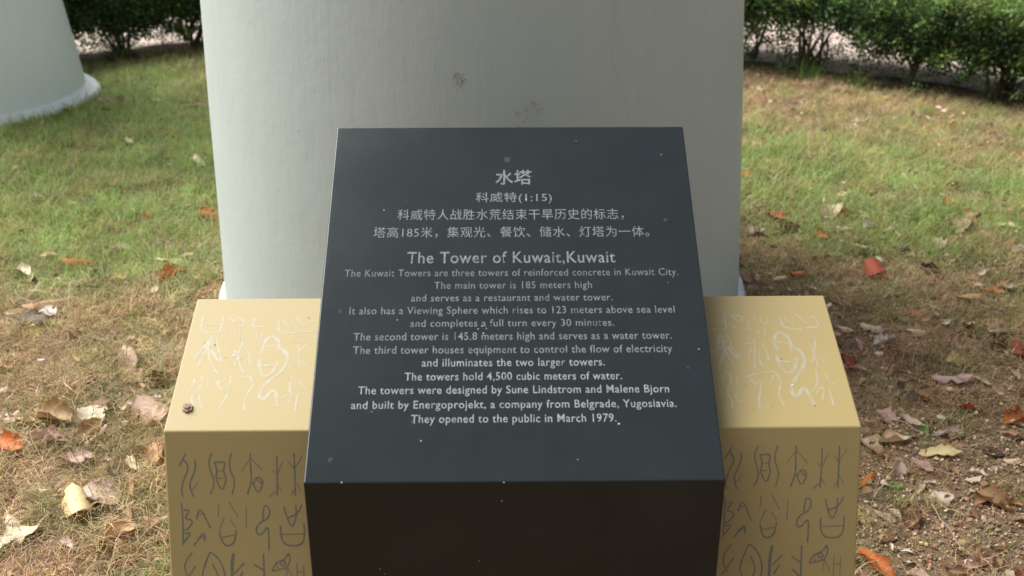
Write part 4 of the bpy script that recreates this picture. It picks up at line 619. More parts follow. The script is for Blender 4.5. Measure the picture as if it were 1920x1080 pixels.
o = link('dull_marks', mesh('dull_marks', v, f), dk.m, plq); o['kind'] = 'stuff'

# ------------------------------------------------------------ yellow blocks
yb = N('ochre_coating'); P = yb.coord()
n1 = yb.noise(3.5, 5, .6, P); n2 = yb.noise(300, 2, .5, P); n3 = yb.noise(30, 4, .7, P)
c = yb.mix(n1, (.288, .212, .064), (.315, .236, .080))
c = yb.mix(yb.ramp(n3, [(.72, 0), (.8, .3)]), c, (.26, .19, .1))
ge = yb.n('ShaderNodeNewGeometry'); po = yb.ramp(ge.outputs['Pointiness'], [(.52, 0), (.60, .45)])
c = yb.mix(po, c, (.55, .47, .33))
yb.base(c, .55, .5).bump(n2, .06, .002)
by1, bz1, by2, bz2, sw, slp = BLK['y1'], BLK['z1'], BLK['y2'], BLK['z2'], BLK['w'], BLK['slope']
TV = Vector((0, by2-by1, bz2-bz1)).normalized(); TN = Vector((1, 0, 0)).cross(TV)
FV = Vector((0, slp, 1)).normalized(); FN = Vector((1, 0, 0)).cross(FV)
gt = N('pale_worn_glyph_paint'); P = gt.coord(); nn = gt.noise(70, 4, .7, P)
gt.base(gt.mix(gt.ramp(nn, [(.35, 0), (.65, 1)]), (.33, .275, .145), (.37, .35, .27)), .55, .5)
gf = N('grey_glyph_paint'); P = gf.coord(); nn = gf.noise(60, 4, .7, P)
gf.base(gf.mix(gf.ramp(nn, [(.35, 0), (.7, 1)]), (.105, .115, .118), (.185, .155, .09)), .6, .5)
def ribbon(strokes, w, o0, U_, V_, N_, off):
    v = []; f = []
    for k, st in enumerate(strokes):
        # smooth the hand-drawn line
        pts = [Vector(p) for p in st]
        for _ in range(2):
            if len(pts) > 2:
                q = [pts[0]]
                for a, b_ in zip(pts[:-1], pts[1:]): q += [a*.75+b_*.25, a*.25+b_*.75]
                q.append(pts[-1]); pts = q
        n = len(pts); b0 = len(v); zz = off+.00002*k
        for i, p in enumerate(pts):
            d = (pts[min(i+1, n-1)]-pts[max(i-1, 0)]); d = d.normalized() if d.length > 1e-9 else Vector((1, 0))
            ww = w*.5*(.85+.3*rng.random())*(.55 if i in (0, n-1) else 1); nn_ = Vector((-d.y, d.x))*ww
            for sgn in (1, -1):
                q = p+nn_*sgn; v.append(o0+U_*q.x+V_*q.y+N_*zz)
            if i: f.append((b0+2*i-2, b0+2*i-1, b0+2*i+1, b0+2*i))
    return mesh('glyph', v, f)
blocks = {}
for side, sg in (('L', -1), ('R', 1)):
    cx = sg*(.302+sw)/2
    t = empty('pedestal_block', (cx, (by1+by2)/2, 0)); blocks[side] = t
    prop(t, 'ochre block with carved glyphs at the %s of the black plaque%s' % (('left', ', with a rusty nut') if side == 'L' else ('right', '')), 'pedestal', 'ochre blocks flanking the plaque')
    xa, xb = sorted((sg*.3022, sg*sw)); o_ = Vector(t.location)
    bm = bmesh.new(); pr = [(by1, bz1), (by2, bz2), (by2, -.05), (by1-slp*(bz1+.05), -.05)]
    L_ = [bm.verts.new((xa-o_.x, a-o_.y, b_)) for a, b_ in pr]; R_ = [bm.verts.new((xb-o_.x, a-o_.y, b_)) for a, b_ in pr]
    bm.faces.new(L_[::-1]); bm.faces.new(R_)
    for i in range(4): j = (i+1) % 4; bm.faces.new((L_[i], L_[j], R_[j], R_[i]))
    bmesh.ops.recalc_face_normals(bm, faces=bm.faces)
    bmesh.ops.bevel(bm, geom=list(bm.edges), offset=.0025, segments=3, affect='EDGES', profile=.5)
    me = bpy.data.meshes.new('coated_block'); bm.to_mesh(me); bm.free()
    link('coated_block', me, yb.m, t)
for side, face, w, strokes in GLYPHS:
    t = blocks[side]; o0 = Vector((0, by1, bz1))-Vector(t.location)
    U_ = Vector((1, 0, 0)); V_, N_ = (TV, TN) if face == 'top' else (FV, FN)
    link('glyph', ribbon(strokes, w*(.85 if face == 'top' else .7), o0, U_, V_, N_, .00012), gt.m if face == 'top' else gf.m, t)
ru = N('rusted_iron'); P = ru.coord(); n2 = ru.noise(320, 5, .75, P)
ru.base(ru.ramp(n2, [(.3, (.16, .10, .08)), (.5, (.36, .26, .21)), (.7, (.55, .47, .42))]), .9, .3).bump(n2, 1, .002)
def nut(x, y):
    bm = bmesh.new(); r = bmesh.ops.create_cone(bm, cap_ends=True, segments=6, radius1=.0088, radius2=.0082, depth=.004)
    r = bmesh.ops.create_cone(bm, cap_ends=True, segments=14, radius1=.0045, radius2=.004, depth=.003, matrix=Matrix.Translation((0, 0, .0034)))
    bmesh.ops.subdivide_edges(bm, edges=list(bm.edges), cuts=1)
    for v_ in bm.verts: v_.co += Vector([rng.uniform(-.0006, .0006) for _ in range(3)])
    me = bpy.data.meshes.new('rusty_nut'); bm.to_mesh(me); bm.free()
    o = link('rusty_nut', me, ru.m, blocks['L'])
    o.location = Vector((x, by1, bz1))+TV*y-Vector((0, 0, 0))+TN*.002-Vector(blocks['L'].location)
    o.rotation_euler = (math.atan2(TV.z, TV.y), 0, 0)
nut(*NUT)
wf = N('bird_lime'); wf.base((.8, .8, .76), .7, .3)
df = N('dark_speck'); df.base((.09, .07, .05), .8, .3)
for side, sg in (('L', -1), ('R', 1)):
    for nm, mt, pts in (('white_specks', wf.m, [(x, y, .0014) for s, x, y in SPECKS if s == side]),
                        ('dark_specks', df.m, [(sg*rng.uniform(.32, .5), rng.uniform(.02, .25), rng.choice((.0006, .0009, .0013))) for _ in range(9)])):
        v = []; f = []
        for x, y, r in pts:
            b0 = len(v); p = Vector((x, by1, bz1))+TV*y+TN*.0007-Vector(blocks[side].location)
            for q in range(7): a = 6.28*q/7; rr_ = r*rng.uniform(.7, 1.1); v.append(p+Vector((math.cos(a)*rr_, 0, 0))+TV*math.sin(a)*rr_)
            f.append(tuple(range(b0, b0+7)))
        if v: o = link(nm, mesh(nm, v, f), mt, blocks[side]); o['kind'] = 'stuff'

# ------------------------------------------------------------ scattering through geometry nodes
def scatter(name, pts, rot, scl, idx, tint, protos, parent=None):
    """pts (n,3), rot (n,3), scl (n,), idx (n,), tint (n,3); prototypes are picked by index"""
    pc = bpy.data.collections.new(name+'_pieces')
    for i, p_ in enumerate(protos):
        o = bpy.data.objects.new('%s_piece_%02d' % (name, i), p_); pc.objects.link(o)
    me = bpy.data.meshes.new(name); n = len(pts); me.vertices.add(n); me.vertices.foreach_set('co', np.asarray(pts, dtype=float).ravel())
    def at(nm, ty, arr, key):
        a = me.attributes.new(nm, ty, 'POINT'); a.data.foreach_set(key, np.asarray(arr).ravel())
    at('rot', 'FLOAT_VECTOR', rot, 'vector'); at('scl', 'FLOAT', scl, 'value'); at('idx', 'INT', np.asarray(idx, dtype=np.int32), 'value')
    at('tint', 'FLOAT_COLOR', np.concatenate([tint, np.ones((n, 1))], 1), 'color')
    o = bpy.data.objects.new(name, me); COL.objects.link(o); o.parent = parent
    for p_ in protos:
        for m_ in p_.materials:
            if m_.name not in [q.name for q in me.materials]: me.materials.append(m_)
    ng = bpy.data.node_groups.new(name, 'GeometryNodeTree')
    ng.interface.new_socket('Geometry', in_out='INPUT', socket_type='NodeSocketGeometry'); ng.interface.new_socket('Geometry', in_out='OUTPUT', socket_type='NodeSocketGeometry')
    gi = ng.nodes.new('NodeGroupInput'); go = ng.nodes.new('NodeGroupOutput')
    ci = ng.nodes.new('GeometryNodeCollectionInfo'); ci.inputs[0].default_value = pc; ci.inputs['Separate Children'].default_value = True; ci.inputs['Reset Children'].default_value = True
    ip = ng.nodes.new('GeometryNodeInstanceOnPoints'); ip.inputs['Pick Instance'].default_value = True
    def na(nm, ty):
        a = ng.nodes.new('GeometryNodeInputNamedAttribute'); a.data_type = ty; a.inputs[0].default_value = nm; return a.outputs[0]
    L = ng.links.new
    L(gi.outputs[0], ip.inputs['Points']); L(ci.outputs[0], ip.inputs['Instance']); L(na('idx', 'INT'), ip.inputs['Instance Index'])
    er = ng.nodes.new('FunctionNodeEulerToRotation'); L(na('rot', 'FLOAT_VECTOR'), er.inputs[0]); L(er.outputs[0], ip.inputs['Rotation'])
    L(na('scl', 'FLOAT'), ip.inputs['Scale']); L(ip.outputs[0], go.inputs[0])
    md = o.modifiers.new('scatter', 'NODES'); md.node_group = ng
    return o
def tint_mat(name, rough=.7, spec=.25, trans=.35, tex=None, jitter=.35):
    m = N(name); a = m.n('ShaderNodeAttribute', attribute_type='INSTANCER', attribute_name='tint')
    vcol = m.n('ShaderNodeVertexColor'); vcol.layer_name = 'shade'
    c = m.mix(1.0, a.outputs['Color'], vcol.outputs[0], 'MULTIPLY')
    m.base(c, rough, spec)
    if trans:
        tr = m.n('ShaderNodeBsdfTranslucent'); m.l(c, tr.inputs[0]); mx = m.n('ShaderNodeMixShader'); mx.inputs[0].default_value = trans
        m.l(m.b.outputs[0], mx.inputs[1]); m.l(tr.outputs[0], mx.inputs[2]); m.l(mx.outputs[0], m.out.inputs[0])
    return m.m
def shade_attr(me, cols):
    a = me.color_attributes.new('shade', 'FLOAT_COLOR', 'POINT'); a.data.foreach_set('color', np.concatenate([cols, np.ones((len(cols), 1))], 1).ravel())

BL = tint_mat('grass_blade', .65, .3, .45)
def tuft(seed, n, rad, l0, l1, w, curl, up, spread, straw):
    r = np.random.default_rng(seed); v = []; f = []; col = []
    for k in range(n):
        a = r.uniform(0, 6.283); d = rad*math.sqrt(r.random()); bx_, by_ = d*math.cos(a), d*math.sin(a)
        ln = r.uniform(l0, l1); az = r.uniform(0, 6.283); el = math.radians(np.clip(r.normal(up, spread), -4, 88))
        seg = 4; p = np.array([bx_, by_, -.004 if not straw else r.uniform(0, .018)]); b0 = len(v); tw = r.uniform(-1, 1)*curl
        # each blade has its own tone: some bleached, some brown
        t = r.random()
        if t < .12+.2*straw: cc = np.array([1.45, 1.42, 1.5])
        elif t < .32+.25*straw: cc = np.array([.48, .38, .32]) if straw else np.array([1.1, .85, .6])
        else: cc = np.array([1., 1., 1.])*r.uniform(.7, 1.2)
        for i in range(seg+1):
            u = i/seg; ww = w*(1-u*.85)*.5*(.7+.5*r.random()) ; sd = np.array([-math.sin(az), math.cos(az), 0])
            v.append(p-sd*ww); v.append(p+sd*ww); col += [cc, cc]
            if i: f.append((b0+2*i-2, b0+2*i-1, b0+2*i+1, b0+2*i))
            st = ln/seg; p = p+st*np.array([math.cos(az)*math.cos(el), math.sin(az)*math.cos(el), math.sin(el)])
            if p[2] < 0.001: p[2] = .001
            el -= (curl*.45+.15)*(.5+r.random()); az += tw*.5+r.uniform(-.2, .2)*curl
    me = mesh('tuft', v, f); shade_attr(me, np.array(col)); me.materials.append(BL); return me
green_p = [tuft(i, 44, .055, .03, .085, .0026, .35, 60, 20, 0) for i in range(4)]
dry_p = [tuft(10+i, 54, .06, .03, .105, .0019, .85, 34, 26, 1) for i in range(6)]
mat_p = [tuft(30+i, 46, .07, .04, .12, .0015, 1.2, 10, 14, 1) for i in range(4)]
protos = green_p+dry_p+mat_p
# candidate points where the camera or a neighbouring view can see
def in_view(x, y, m=.45):
    return (y > 1.0) & (y < 7.2) & (np.abs(x) < .62*y+.35+m)
def blocked(x, y):
    b_ = (np.abs(x) < .535) & (y > by1-slp*bz1-.0) & (y < by2+.0)
    b_ |= (np.abs(x) < .305) & (y > y1) & (y < y2)
    b_ |= np.hypot(x+.078, y-3.35) < .885
    b_ |= np.hypot(x+2.98, y-5.80) < .79
    b_ |= y > hline(x)+.08+.10*(vnoise(x, y, 5, 12)-.5)
    return b_
def hue(base, n, var=.12):
    return np.clip(np.array(base)[None]*(1+nr.normal(0, var, (n, 1)))*(1+nr.normal(0, var*.4, (n, 3))), .005, .95)
n0 = 33000
X = nr.uniform(-5, 5, n0); Y = nr.uniform(1.0, 7.2, n0)
k = in_view(X, Y) & ~blocked(X, Y); X, Y = X[k], Y[k]
gm = green_mask(X, Y); so_ = soil_mask(X, Y)
keep = nr.random(len(X)) > so_*.66; X, Y, gm, so_ = X[keep], Y[keep], gm[keep], so_[keep]
n = len(X); u = nr.random(n)
isg = u < gm**1.1*.78+.03
ismat = (~isg) & (nr.random(n) < .45)
idx = np.where(isg, nr.integers(0, 4, n), np.where(ismat, nr.integers(10, 14, n), nr.integers(4, 10, n)))
straw = hue((.52, .40, .23), n, .2); olive = hue((.31, .28, .12), n, .2); gcol = hue((.41, .45, .20), n, .22)
lush = hue((.34, .445, .165), n, .2)
tint = np.where((nr.random(n) < .25)[:, None], olive, straw)
tint = np.where(isg[:, None], np.where((gm > .6)[:, None], lush, gcol), tint)
scl = nr.uniform(.7, 1.25, n)*np.where(so_ > .35, .75, 1)
lush_h = np.where(isg & (gm > .5), 1.2, 1)
rot = np.stack([nr.normal(0, .12, n), nr.normal(0, .12, n), nr.uniform(0, 6.283, n)], 1)
pts = np.stack([X, Y, wave(X, Y)-.002], 1)
o = scatter('grass', pts, rot, scl*lush_h, idx, tint, protos)
prop(o, 'short patchy turf, green in places and dry straw elsewhere', 'grass', kind='stuff')

# individual straw stems lying criss-cross on the soil
def strand(seed):
    r = np.random.default_rng(seed); v = []; f = []; p = np.array([-.06, 0, .004]); az = r.uniform(-.3, .3); col = []
    n = 8; w = .0011
    for i in range(n+1):
        sd = np.array([-math.sin(az), math.cos(az), 0])*w*(1-.5*i/n); v += [p-sd, p+np.array([0, 0, w*1.2]), p+sd]; cc = np.ones(3)*r.uniform(.85, 1.1); col += [cc]*3
        if i:
            b0 = 3*i; f += [(b0-3, b0-2, b0+1, b0), (b0-2, b0-1, b0+2, b0+1)]
        p = p+.015*np.array([math.cos(az), math.sin(az), 0]); p[2] = max(.002, p[2]+r.normal(0, .003)); az += r.normal(0, .28)
    me = mesh('straw', v, f); shade_attr(me, np.array(col)); me.materials.append(BL); return me
n0 = 9000
X = nr.uniform(-3.2, 3.6, n0); Y = nr.uniform(1.2, 4.6, n0); k = in_view(X, Y) & ~blocked(X, Y); k &= nr.random(n0) < .35+.5*soil_mask(X, Y); X, Y = X[k], Y[k]; n = len(X)
o = scatter('dry_stalks', np.stack([X, Y, wave(X, Y)+nr.uniform(.001, .022, n)], 1), np.stack([nr.normal(0, .2, n), nr.normal(0, .2, n), nr.uniform(0, 6.28, n)], 1), nr.uniform(.3, 1.15, n), nr.integers(0, 5, n), hue((.55, .44, .29), n, .25), [strand(i) for i in range(5)])
prop(o, 'loose dry stalks strewn over the soil and turf', 'dry stalks', kind='stuff')

# grit and clods of the bare soil
GM = tint_mat('soil_grain', .9, .2, 0)
def pebble(seed):
    r = np.random.default_rng(seed); bm = bmesh.new(); bmesh.ops.create_icosphere(bm, subdivisions=1, radius=1)
    for v_ in bm.verts: v_.co *= float(r.uniform(.72, 1.15)); v_.co.z *= .75
    me = bpy.data.meshes.new('grain'); bm.to_mesh(me); bm.free(); me.polygons.foreach_set('use_smooth', [True]*len(me.polygons)); shade_attr(me, np.ones((len(me.vertices), 3))*.95); me.materials.append(GM); return me
n0 = 90000
X = nr.uniform(.3, 3.2, n0); Y = nr.uniform(1.3, 3.6, n0); k = in_view(X, Y, .2) & ~blocked(X, Y); k &= nr.random(n0) < np.clip(soil_mask(X, Y)*1.3-.1, .04, 1); X, Y = X[k], Y[k]
X2 = nr.uniform(-3.5, 3.5, 14000); Y2 = nr.uniform(1.3, 6, 14000); k = in_view(X2, Y2) & ~blocked(X2, Y2); X = np.concatenate([X, X2[k]]); Y = np.concatenate([Y, Y2[k]]); n = len(X)
sz = np.clip(nr.lognormal(math.log(.0026), .45, n), .0012, .0085)
tn = np.where((nr.random(n) < .3)[:, None], hue((.62, .47, .31), n, .25), hue((.40, .255, .155), n, .3)); tn = np.where((nr.random(n) < .05)[:, None], hue((.52, .44, .32), n, .15), tn)
o = scatter('gravel', np.stack([X, Y, wave(X, Y)+sz*.35+nr.uniform(0, .004, n)], 1), nr.uniform(0, 6.28, (n, 3)), sz, nr.integers(0, 6, n), tn, [pebble(i) for i in range(6)])
prop(o, 'reddish brown grit and small clods on the bare soil', 'gravel', kind='stuff')

# ------------------------------------------------------------ fallen leaves
LC = dict(P=(.62, .455, .37), C=(.74, .62, .47), T=(.46, .28, .15), B=(.20, .105, .055), D=(.062, .042, .032), O=(.56, .17, .035), R=(.36, .06, .022), Y=(.74, .60, .34), W=(.74, .69, .61), G=(.13, .30, .045))
lf = N('dead_leaf'); oi = lf.n('ShaderNodeObjectInfo'); P = lf.coord()
rv = lf.n('ShaderNodeVectorMath', operation='ADD'); lf.l(P, rv.inputs[0]); lf.l(oi.outputs['Random'], rv.inputs[1])
n1 = lf.noise(22, 4, .6, rv.outputs[0]); n2 = lf.noise(130, 3, .7, rv.outputs[0]); n3 = lf.noise(60, 2, .5, rv.outputs[0])
c = lf.mix(lf.ramp(n1, [(.35, 0), (.68, .75)]), oi.outputs['Color'], (.42, .24, .13))
c = lf.mix(.78, c, oi.outputs['Color'])
c = lf.mix(lf.ramp(n2, [(.62, 0), (.74, .45)]), c, (.12, .06, .035))
c = lf.mix(lf.ramp(n3, [(.70, 0), (.74, .7)]), c, (.07, .035, .02))
vs = lf.n('ShaderNodeVertexColor'); vs.layer_name = 'shade'
c = lf.mix(1.0, c, vs.outputs[0], 'MULTIPLY')
lf.base(c, .55, .35).bump(n2, .25, .002)
tr = lf.n('ShaderNodeBsdfTranslucent'); lf.l(c, tr.inputs[0]); mx = lf.n('ShaderNodeMixShader'); mx.inputs[0].default_value = .22
lf.l(lf.b.outputs[0], mx.inputs[1]); lf.l(tr.outputs[0], mx.inputs[2]); lf.l(mx.outputs[0], lf.out.inputs[0])
def leaf_mesh(seed, ratio):
    """unit-long curled dead leaf; a rib, wavy margin, rolled sides, a short stalk"""
    r = random.Random(seed); nu, nv = 16, 10; v = []; f = []; col = []
    cl_ = r.uniform(-.35, .5); cw_ = r.uniform(.2, 1.2)*r.choice((1, 1, -1)); tw = r.uniform(-.6, .6); ph = r.uniform(0, 6); wv = r.uniform(.012, .045); bend = r.uniform(-.25, .25)
    tear = [r.uniform(0, 1) for _ in range(3)]
    for i in range(nu+1):
        u = i/nu; wd = ratio*.56*max(.015, math.sin(math.pi*u**.85)**(.7+.5*u))*(1+.11*math.sin(u*13+ph)+.08*math.sin(u*27+ph*2))
        for j in range(nv+1):
            s = 2*j/nv-1; x = u-.5; y = s*wd
            if abs(s) == 1 and any(abs(u-t_) < .045 for t_ in tear[:2]): y *= .68
            a = cw_*s*wd/ratio*1.7
            z = abs(y)*math.sin(abs(a))*.9*(1 if cw_ > 0 else -1); y2_ = y*math.cos(a*.85)
            z += wv*math.sin(u*9+ph+s*2)*abs(s)+.012*math.sin(u*23+ph)*abs(s)
            z += cl_*(x*x-.12)*.55
            ta = tw*x; yy, zz = y2_*math.cos(ta)-z*math.sin(ta), y2_*math.sin(ta)+z*math.cos(ta)
            v.append((x, yy+bend*x*x, zz))
            rib = abs(s) < .01; vein = abs(((u*8+abs(s)*1.6) % 1)-.5) < .11 and abs(s) < .85
            e_ = abs(s)**4
            k_ = 1.18 if rib else (.9 if vein else 1.0)
            col.append((k_*(1-.20*e_), k_*(1-.30*e_), k_*(1-.34*e_)))
    for i in range(nu):
        for j in range(nv):
            a = i*(nv+1)+j; f.append((a, a+1, a+nv+2, a+nv+1))
    # stalk
    b0 = len(v); mid = [v[q*(nv+1)+nv//2] for q in (0,)][0]; ln = r.uniform(.08, .3); n_ = 4
    for i in range(n_+1):
        u = i/n_; p = (mid[0]-ln*u, mid[1]+.05*u*u*r.choice((-1, 1)), mid[2]+.06*u*u); w_ = .009
        v += [(p[0], p[1]-w_, p[2]), (p[0], p[1]+w_, p[2]), (p[0], p[1], p[2]+w_*1.4)]; col += [(.7, .55, .45)]*3
        if i:
            q = b0+3*i; f += [(q-3, q-2, q+1, q), (q-2, q-1, q+2, q+1), (q-1, q-3, q, q+2)]
    me = mesh('fallen_leaf', v, f, True); shade_attr(me, np.array(col)); me.materials.append(lf.m)
    zmin = min(p[2] for p in v); return me, zmin
lib = {}
for rk in (.25, .38, .52, .68, .85):
    lib[rk] = [leaf_mesh(int(rk*1000)+q, rk) for q in range(6)]
def lay_leaf(x, y, L, a, ratio, col, label, q):
    rk = min(lib, key=lambda t_: abs(t_-ratio)); me, zmin = lib[rk][q % 6]
    L *= 1.32
    o = bpy.data.objects.new('fallen_leaf', me); COL.objects.link(o)
    o.location = (x, y, float(wave(x, y))+.004-zmin*L*.55+.012*(1-float(soil_mask(x, y)))); o.scale = (L, L*ratio/rk, L)
    o.rotation_euler = (rng.gauss(0, .22), rng.gauss(0, .16), a+(math.pi if rng.random() < .5 else 0))
    b_ = LC[col]; k_ = rng.uniform(.85, 1.15); o.color = (min(.9, b_[0]*k_), min(.9, b_[1]*k_*rng.uniform(.92, 1.08)), min(.9, b_[2]*k_*rng.uniform(.9, 1.1)), 1)
    return prop(o, label, 'leaf', 'fallen leaves scattered over the ground')
for q, (x, y, L, a, ratio, col, label) in enumerate(LEAVES):
    lay_leaf(x, y, L, a, ratio, col, label, rng.randint(0, 5))
# crumbs of broken leaves: too many and too small to count
LT = tint_mat('leaf_crumb', .7, .25, .15)
def crumb(seed):
    r = np.random.default_rng(seed); v = [(0, 0, 0)]; k_ = 7
    for q in range(k_): a = 6.28*q/k_; d = r.uniform(.5, 1.1); v.append((math.cos(a)*d, math.sin(a)*d*.6, r.uniform(-.15, .45)))
    me = mesh('crumb', v, [(0, 1+q, 1+(q+1) % k_) for q in range(k_)], True); shade_attr(me, np.ones((len(v), 3))); me.materials.append(LT); return me
n0 = 33000
X = nr.uniform(-4.5, 4.8, n0); Y = nr.uniform(1.2, 6.6, n0); k = in_view(X, Y) & ~blocked(X, Y)
dens = np.where(X > 0, np.where(Y < 3.9, .95, .6), np.where(Y < 3.4, .22, .12)); k &= nr.random(n0) < dens*(.4+1.1*vnoise(X, Y, 3.3, 8)); X, Y = X[k], Y[k]; n = len(X)
cc = np.array([LC[q] for q in 'PCTBTBTC']); tn = cc[nr.integers(0, 8, n)]*nr.uniform(.75, 1.1, (n, 1))
o = scatter('leaf_litter', np.stack([X, Y, wave(X, Y)+nr.uniform(.003, .022, n)], 1), np.stack([nr.normal(0, .4, n), nr.normal(0, .4, n), nr.uniform(0, 6.28, n)], 1), np.clip(nr.lognormal(math.log(.0058), .6, n), .0025, .02), nr.integers(0, 6, n), tn, [crumb(i) for i in range(6)])
prop(o, 'crumbs of broken dead leaves over soil and turf', 'leaf litter', kind='stuff')

# the smaller leaves beyond the ones built singly: one mass
def loose_leaf(seed):
    me = leaf_mesh(900+seed, random.Random(seed).choice((.4, .55, .7)))[0].copy(); me.materials.clear(); me.materials.append(LT); return me
n0 = 3300
X = nr.uniform(-3.6, 4.6, n0); Y = nr.uniform(1.35, 6.3, n0); k = in_view(X, Y, .2) & ~blocked(X, Y)
dens = np.where(X > 0, np.where(Y < 3.6, .95, .30), np.where(Y < 3.3, .22, .10)); k &= nr.random(n0) < dens*(.5+1.2*vnoise(X, Y, 2.7, 21)); X, Y = X[k], Y[k]; n = len(X)
cc = np.array([LC[q] for q in 'PCTBTDPTCTBP']); tn = cc[nr.integers(0, 12, n)]*nr.uniform(.75, 1.08, (n, 1))
o = scatter('small_leaf_litter', np.stack([X, Y, wave(X, Y)+.010+nr.uniform(0, .012, n)], 1), np.stack([nr.normal(0, .35, n), nr.normal(0, .3, n), nr.uniform(0, 6.28, n)], 1), np.clip(nr.lognormal(math.log(.036), .35, n), .016, .065), nr.integers(0, 12, n), tn, [loose_leaf(i) for i in range(12)])
prop(o, 'mass of smaller dead leaves mixed between the larger ones', 'leaf litter', kind='stuff')

# twigs, stones
tg = N('dry_twig'); tg.base((.42, .34, .24), .8, .2)
tlab = ['pale straight twig in the grass below the right hedge', 'long dry stalk on the bare soil at lower right', 'greenish thin stem rising beside the right yellow block corner', 'curved pale stalk in the grass left of the left yellow block']
for pth, lb, rad in zip(TWIGS, tlab, (.005, .0016, .0018, .0018)):
    cx, cy = pth[1]; v = []; f = []; fine = []
    for a, b_ in zip(pth[:-1], pth[1:]):
        for q in range(5): u = q/5; fine.append((a[0]*(1-u)+b_[0]*u, a[1]*(1-u)+b_[1]*u))
    fine.append(tuple(pth[-1]))
    for i, (x, y) in enumerate(fine):
        z = float(wave(x, y))+.02+.004*math.sin(i*1.3); r_ = rad*(1-.4*i/len(fine))
        d = Vector((fine[min(i+1, len(fine)-1)][0]-fine[max(i-1, 0)][0], fine[min(i+1, len(fine)-1)][1]-fine[max(i-1, 0)][1], 0)).normalized(); s_ = Vector((-d.y, d.x, 0))
        for q in range(6): an = 6.283*q/6; v.append(Vector((x-cx, y-cy, z))+s_*math.cos(an)*r_+Vector((0, 0, 1))*math.sin(an)*r_)
        if i:
            for q in range(6): f.append(((i-1)*6+q, (i-1)*6+(q+1) % 6, i*6+(q+1) % 6, i*6+q))
    o = link('twig', mesh('twig', v, f, True), tg.m); o.location = (cx, cy, 0); prop(o, lb, 'twig', 'dry twigs and stalks')
stn = N('yellow_stone'); P = stn.coord(); stn.base(stn.mix(stn.noise(90, 4, .6, P), (.30, .20, .08), (.52, .40, .20)), .8, .3)
for (x, y, r_), lb in zip(STONES, ('yellowish pebble beside the brown leaf on bare soil', 'olive yellow pebble on the gravelly soil near the long stalk', 'tiny pale pebble on the gravelly soil')):
    bm = bmesh.new(); bmesh.ops.create_icosphere(bm, subdivisions=2, radius=r_*.8)
    for v_ in bm.verts: v_.co *= 1+.12*math.sin(v_.co.x*300+v_.co.y*170); v_.co.z *= .7; v_.co.x *= 1.3
    me = bpy.data.meshes.new('pebble'); bm.to_mesh(me); bm.free(); me.polygons.foreach_set('use_smooth', [True]*len(me.polygons))
    o = link('pebble', me, stn.m); o.location = (x, y, float(wave(x, y))+r_*.5); prop(o, lb, 'pebble', 'pebbles on the soil')

# ------------------------------------------------------------ hedges
HM = tint_mat('hedge_leaf', .45, .45, .5)
def sprig(seed, n, rad):
    r = np.random.default_rng(seed); v = []; f = []; col = []
    for q in range(n):
        c_ = r.normal(0, 1, 3); c_ = c_/np.linalg.norm(c_)*rad*r.random()**.4; az = r.uniform(0, 6.28); el = r.normal(.1, .5); ln = r.uniform(.016, .03); w = ln*.3
        d = np.array([math.cos(az)*math.cos(el), math.sin(az)*math.cos(el), math.sin(el)]); s_ = np.array([-math.sin(az), math.cos(az), r.normal(0, .4)]); s_ /= np.linalg.norm(s_); up = np.cross(d, s_)
        b0 = len(v); v += [c_, c_+d*ln*.5+s_*w+up*w*.3, c_+d*ln, c_+d*ln*.5-s_*w+up*w*.3, c_+d*ln*.5]; f += [(b0, b0+1, b0+4), (b0+1, b0+2, b0+4), (b0+2, b0+3, b0+4), (b0+3, b0, b0+4)]
        t = r.random(); cc = np.array([1, 1, 1])*r.uniform(.6, 1.3)
        if t < .012: cc = np.array([3, 1.7, 1.0])
        col += [cc]*5
    me = mesh('sprig', v, f); shade_attr(me, np.array(col)); me.materials.append(HM); return me
sprigs = [sprig(50+i, 34, .065) for i in range(5)]
bk = N('bark'); P = bk.coord(); bk.base(bk.mix(bk.noise(50, 5, .7, P), (.045, .032, .022), (.13, .10, .075)), .9, .2)
def stem_mesh(pts, r0, r1, sides=7):
    v = []; f = []; n_ = len(pts)
    for i, p in enumerate(pts):
        d = (pts[min(i+1, n_-1)]-pts[max(i-1, 0)]).normalized(); a = d.orthogonal().normalized(); b_ = d.cross(a); r_ = r0+(r1-r0)*i/(n_-1)
        for q in range(sides): an = 6.283*q/sides; v.append(p+a*math.cos(an)*r_+b_*math.sin(an)*r_)
        if i:
            for q in range(sides): f.append(((i-1)*sides+q, (i-1)*sides+(q+1) % sides, i*sides+(q+1) % sides, i*sides+q))
    return v, f
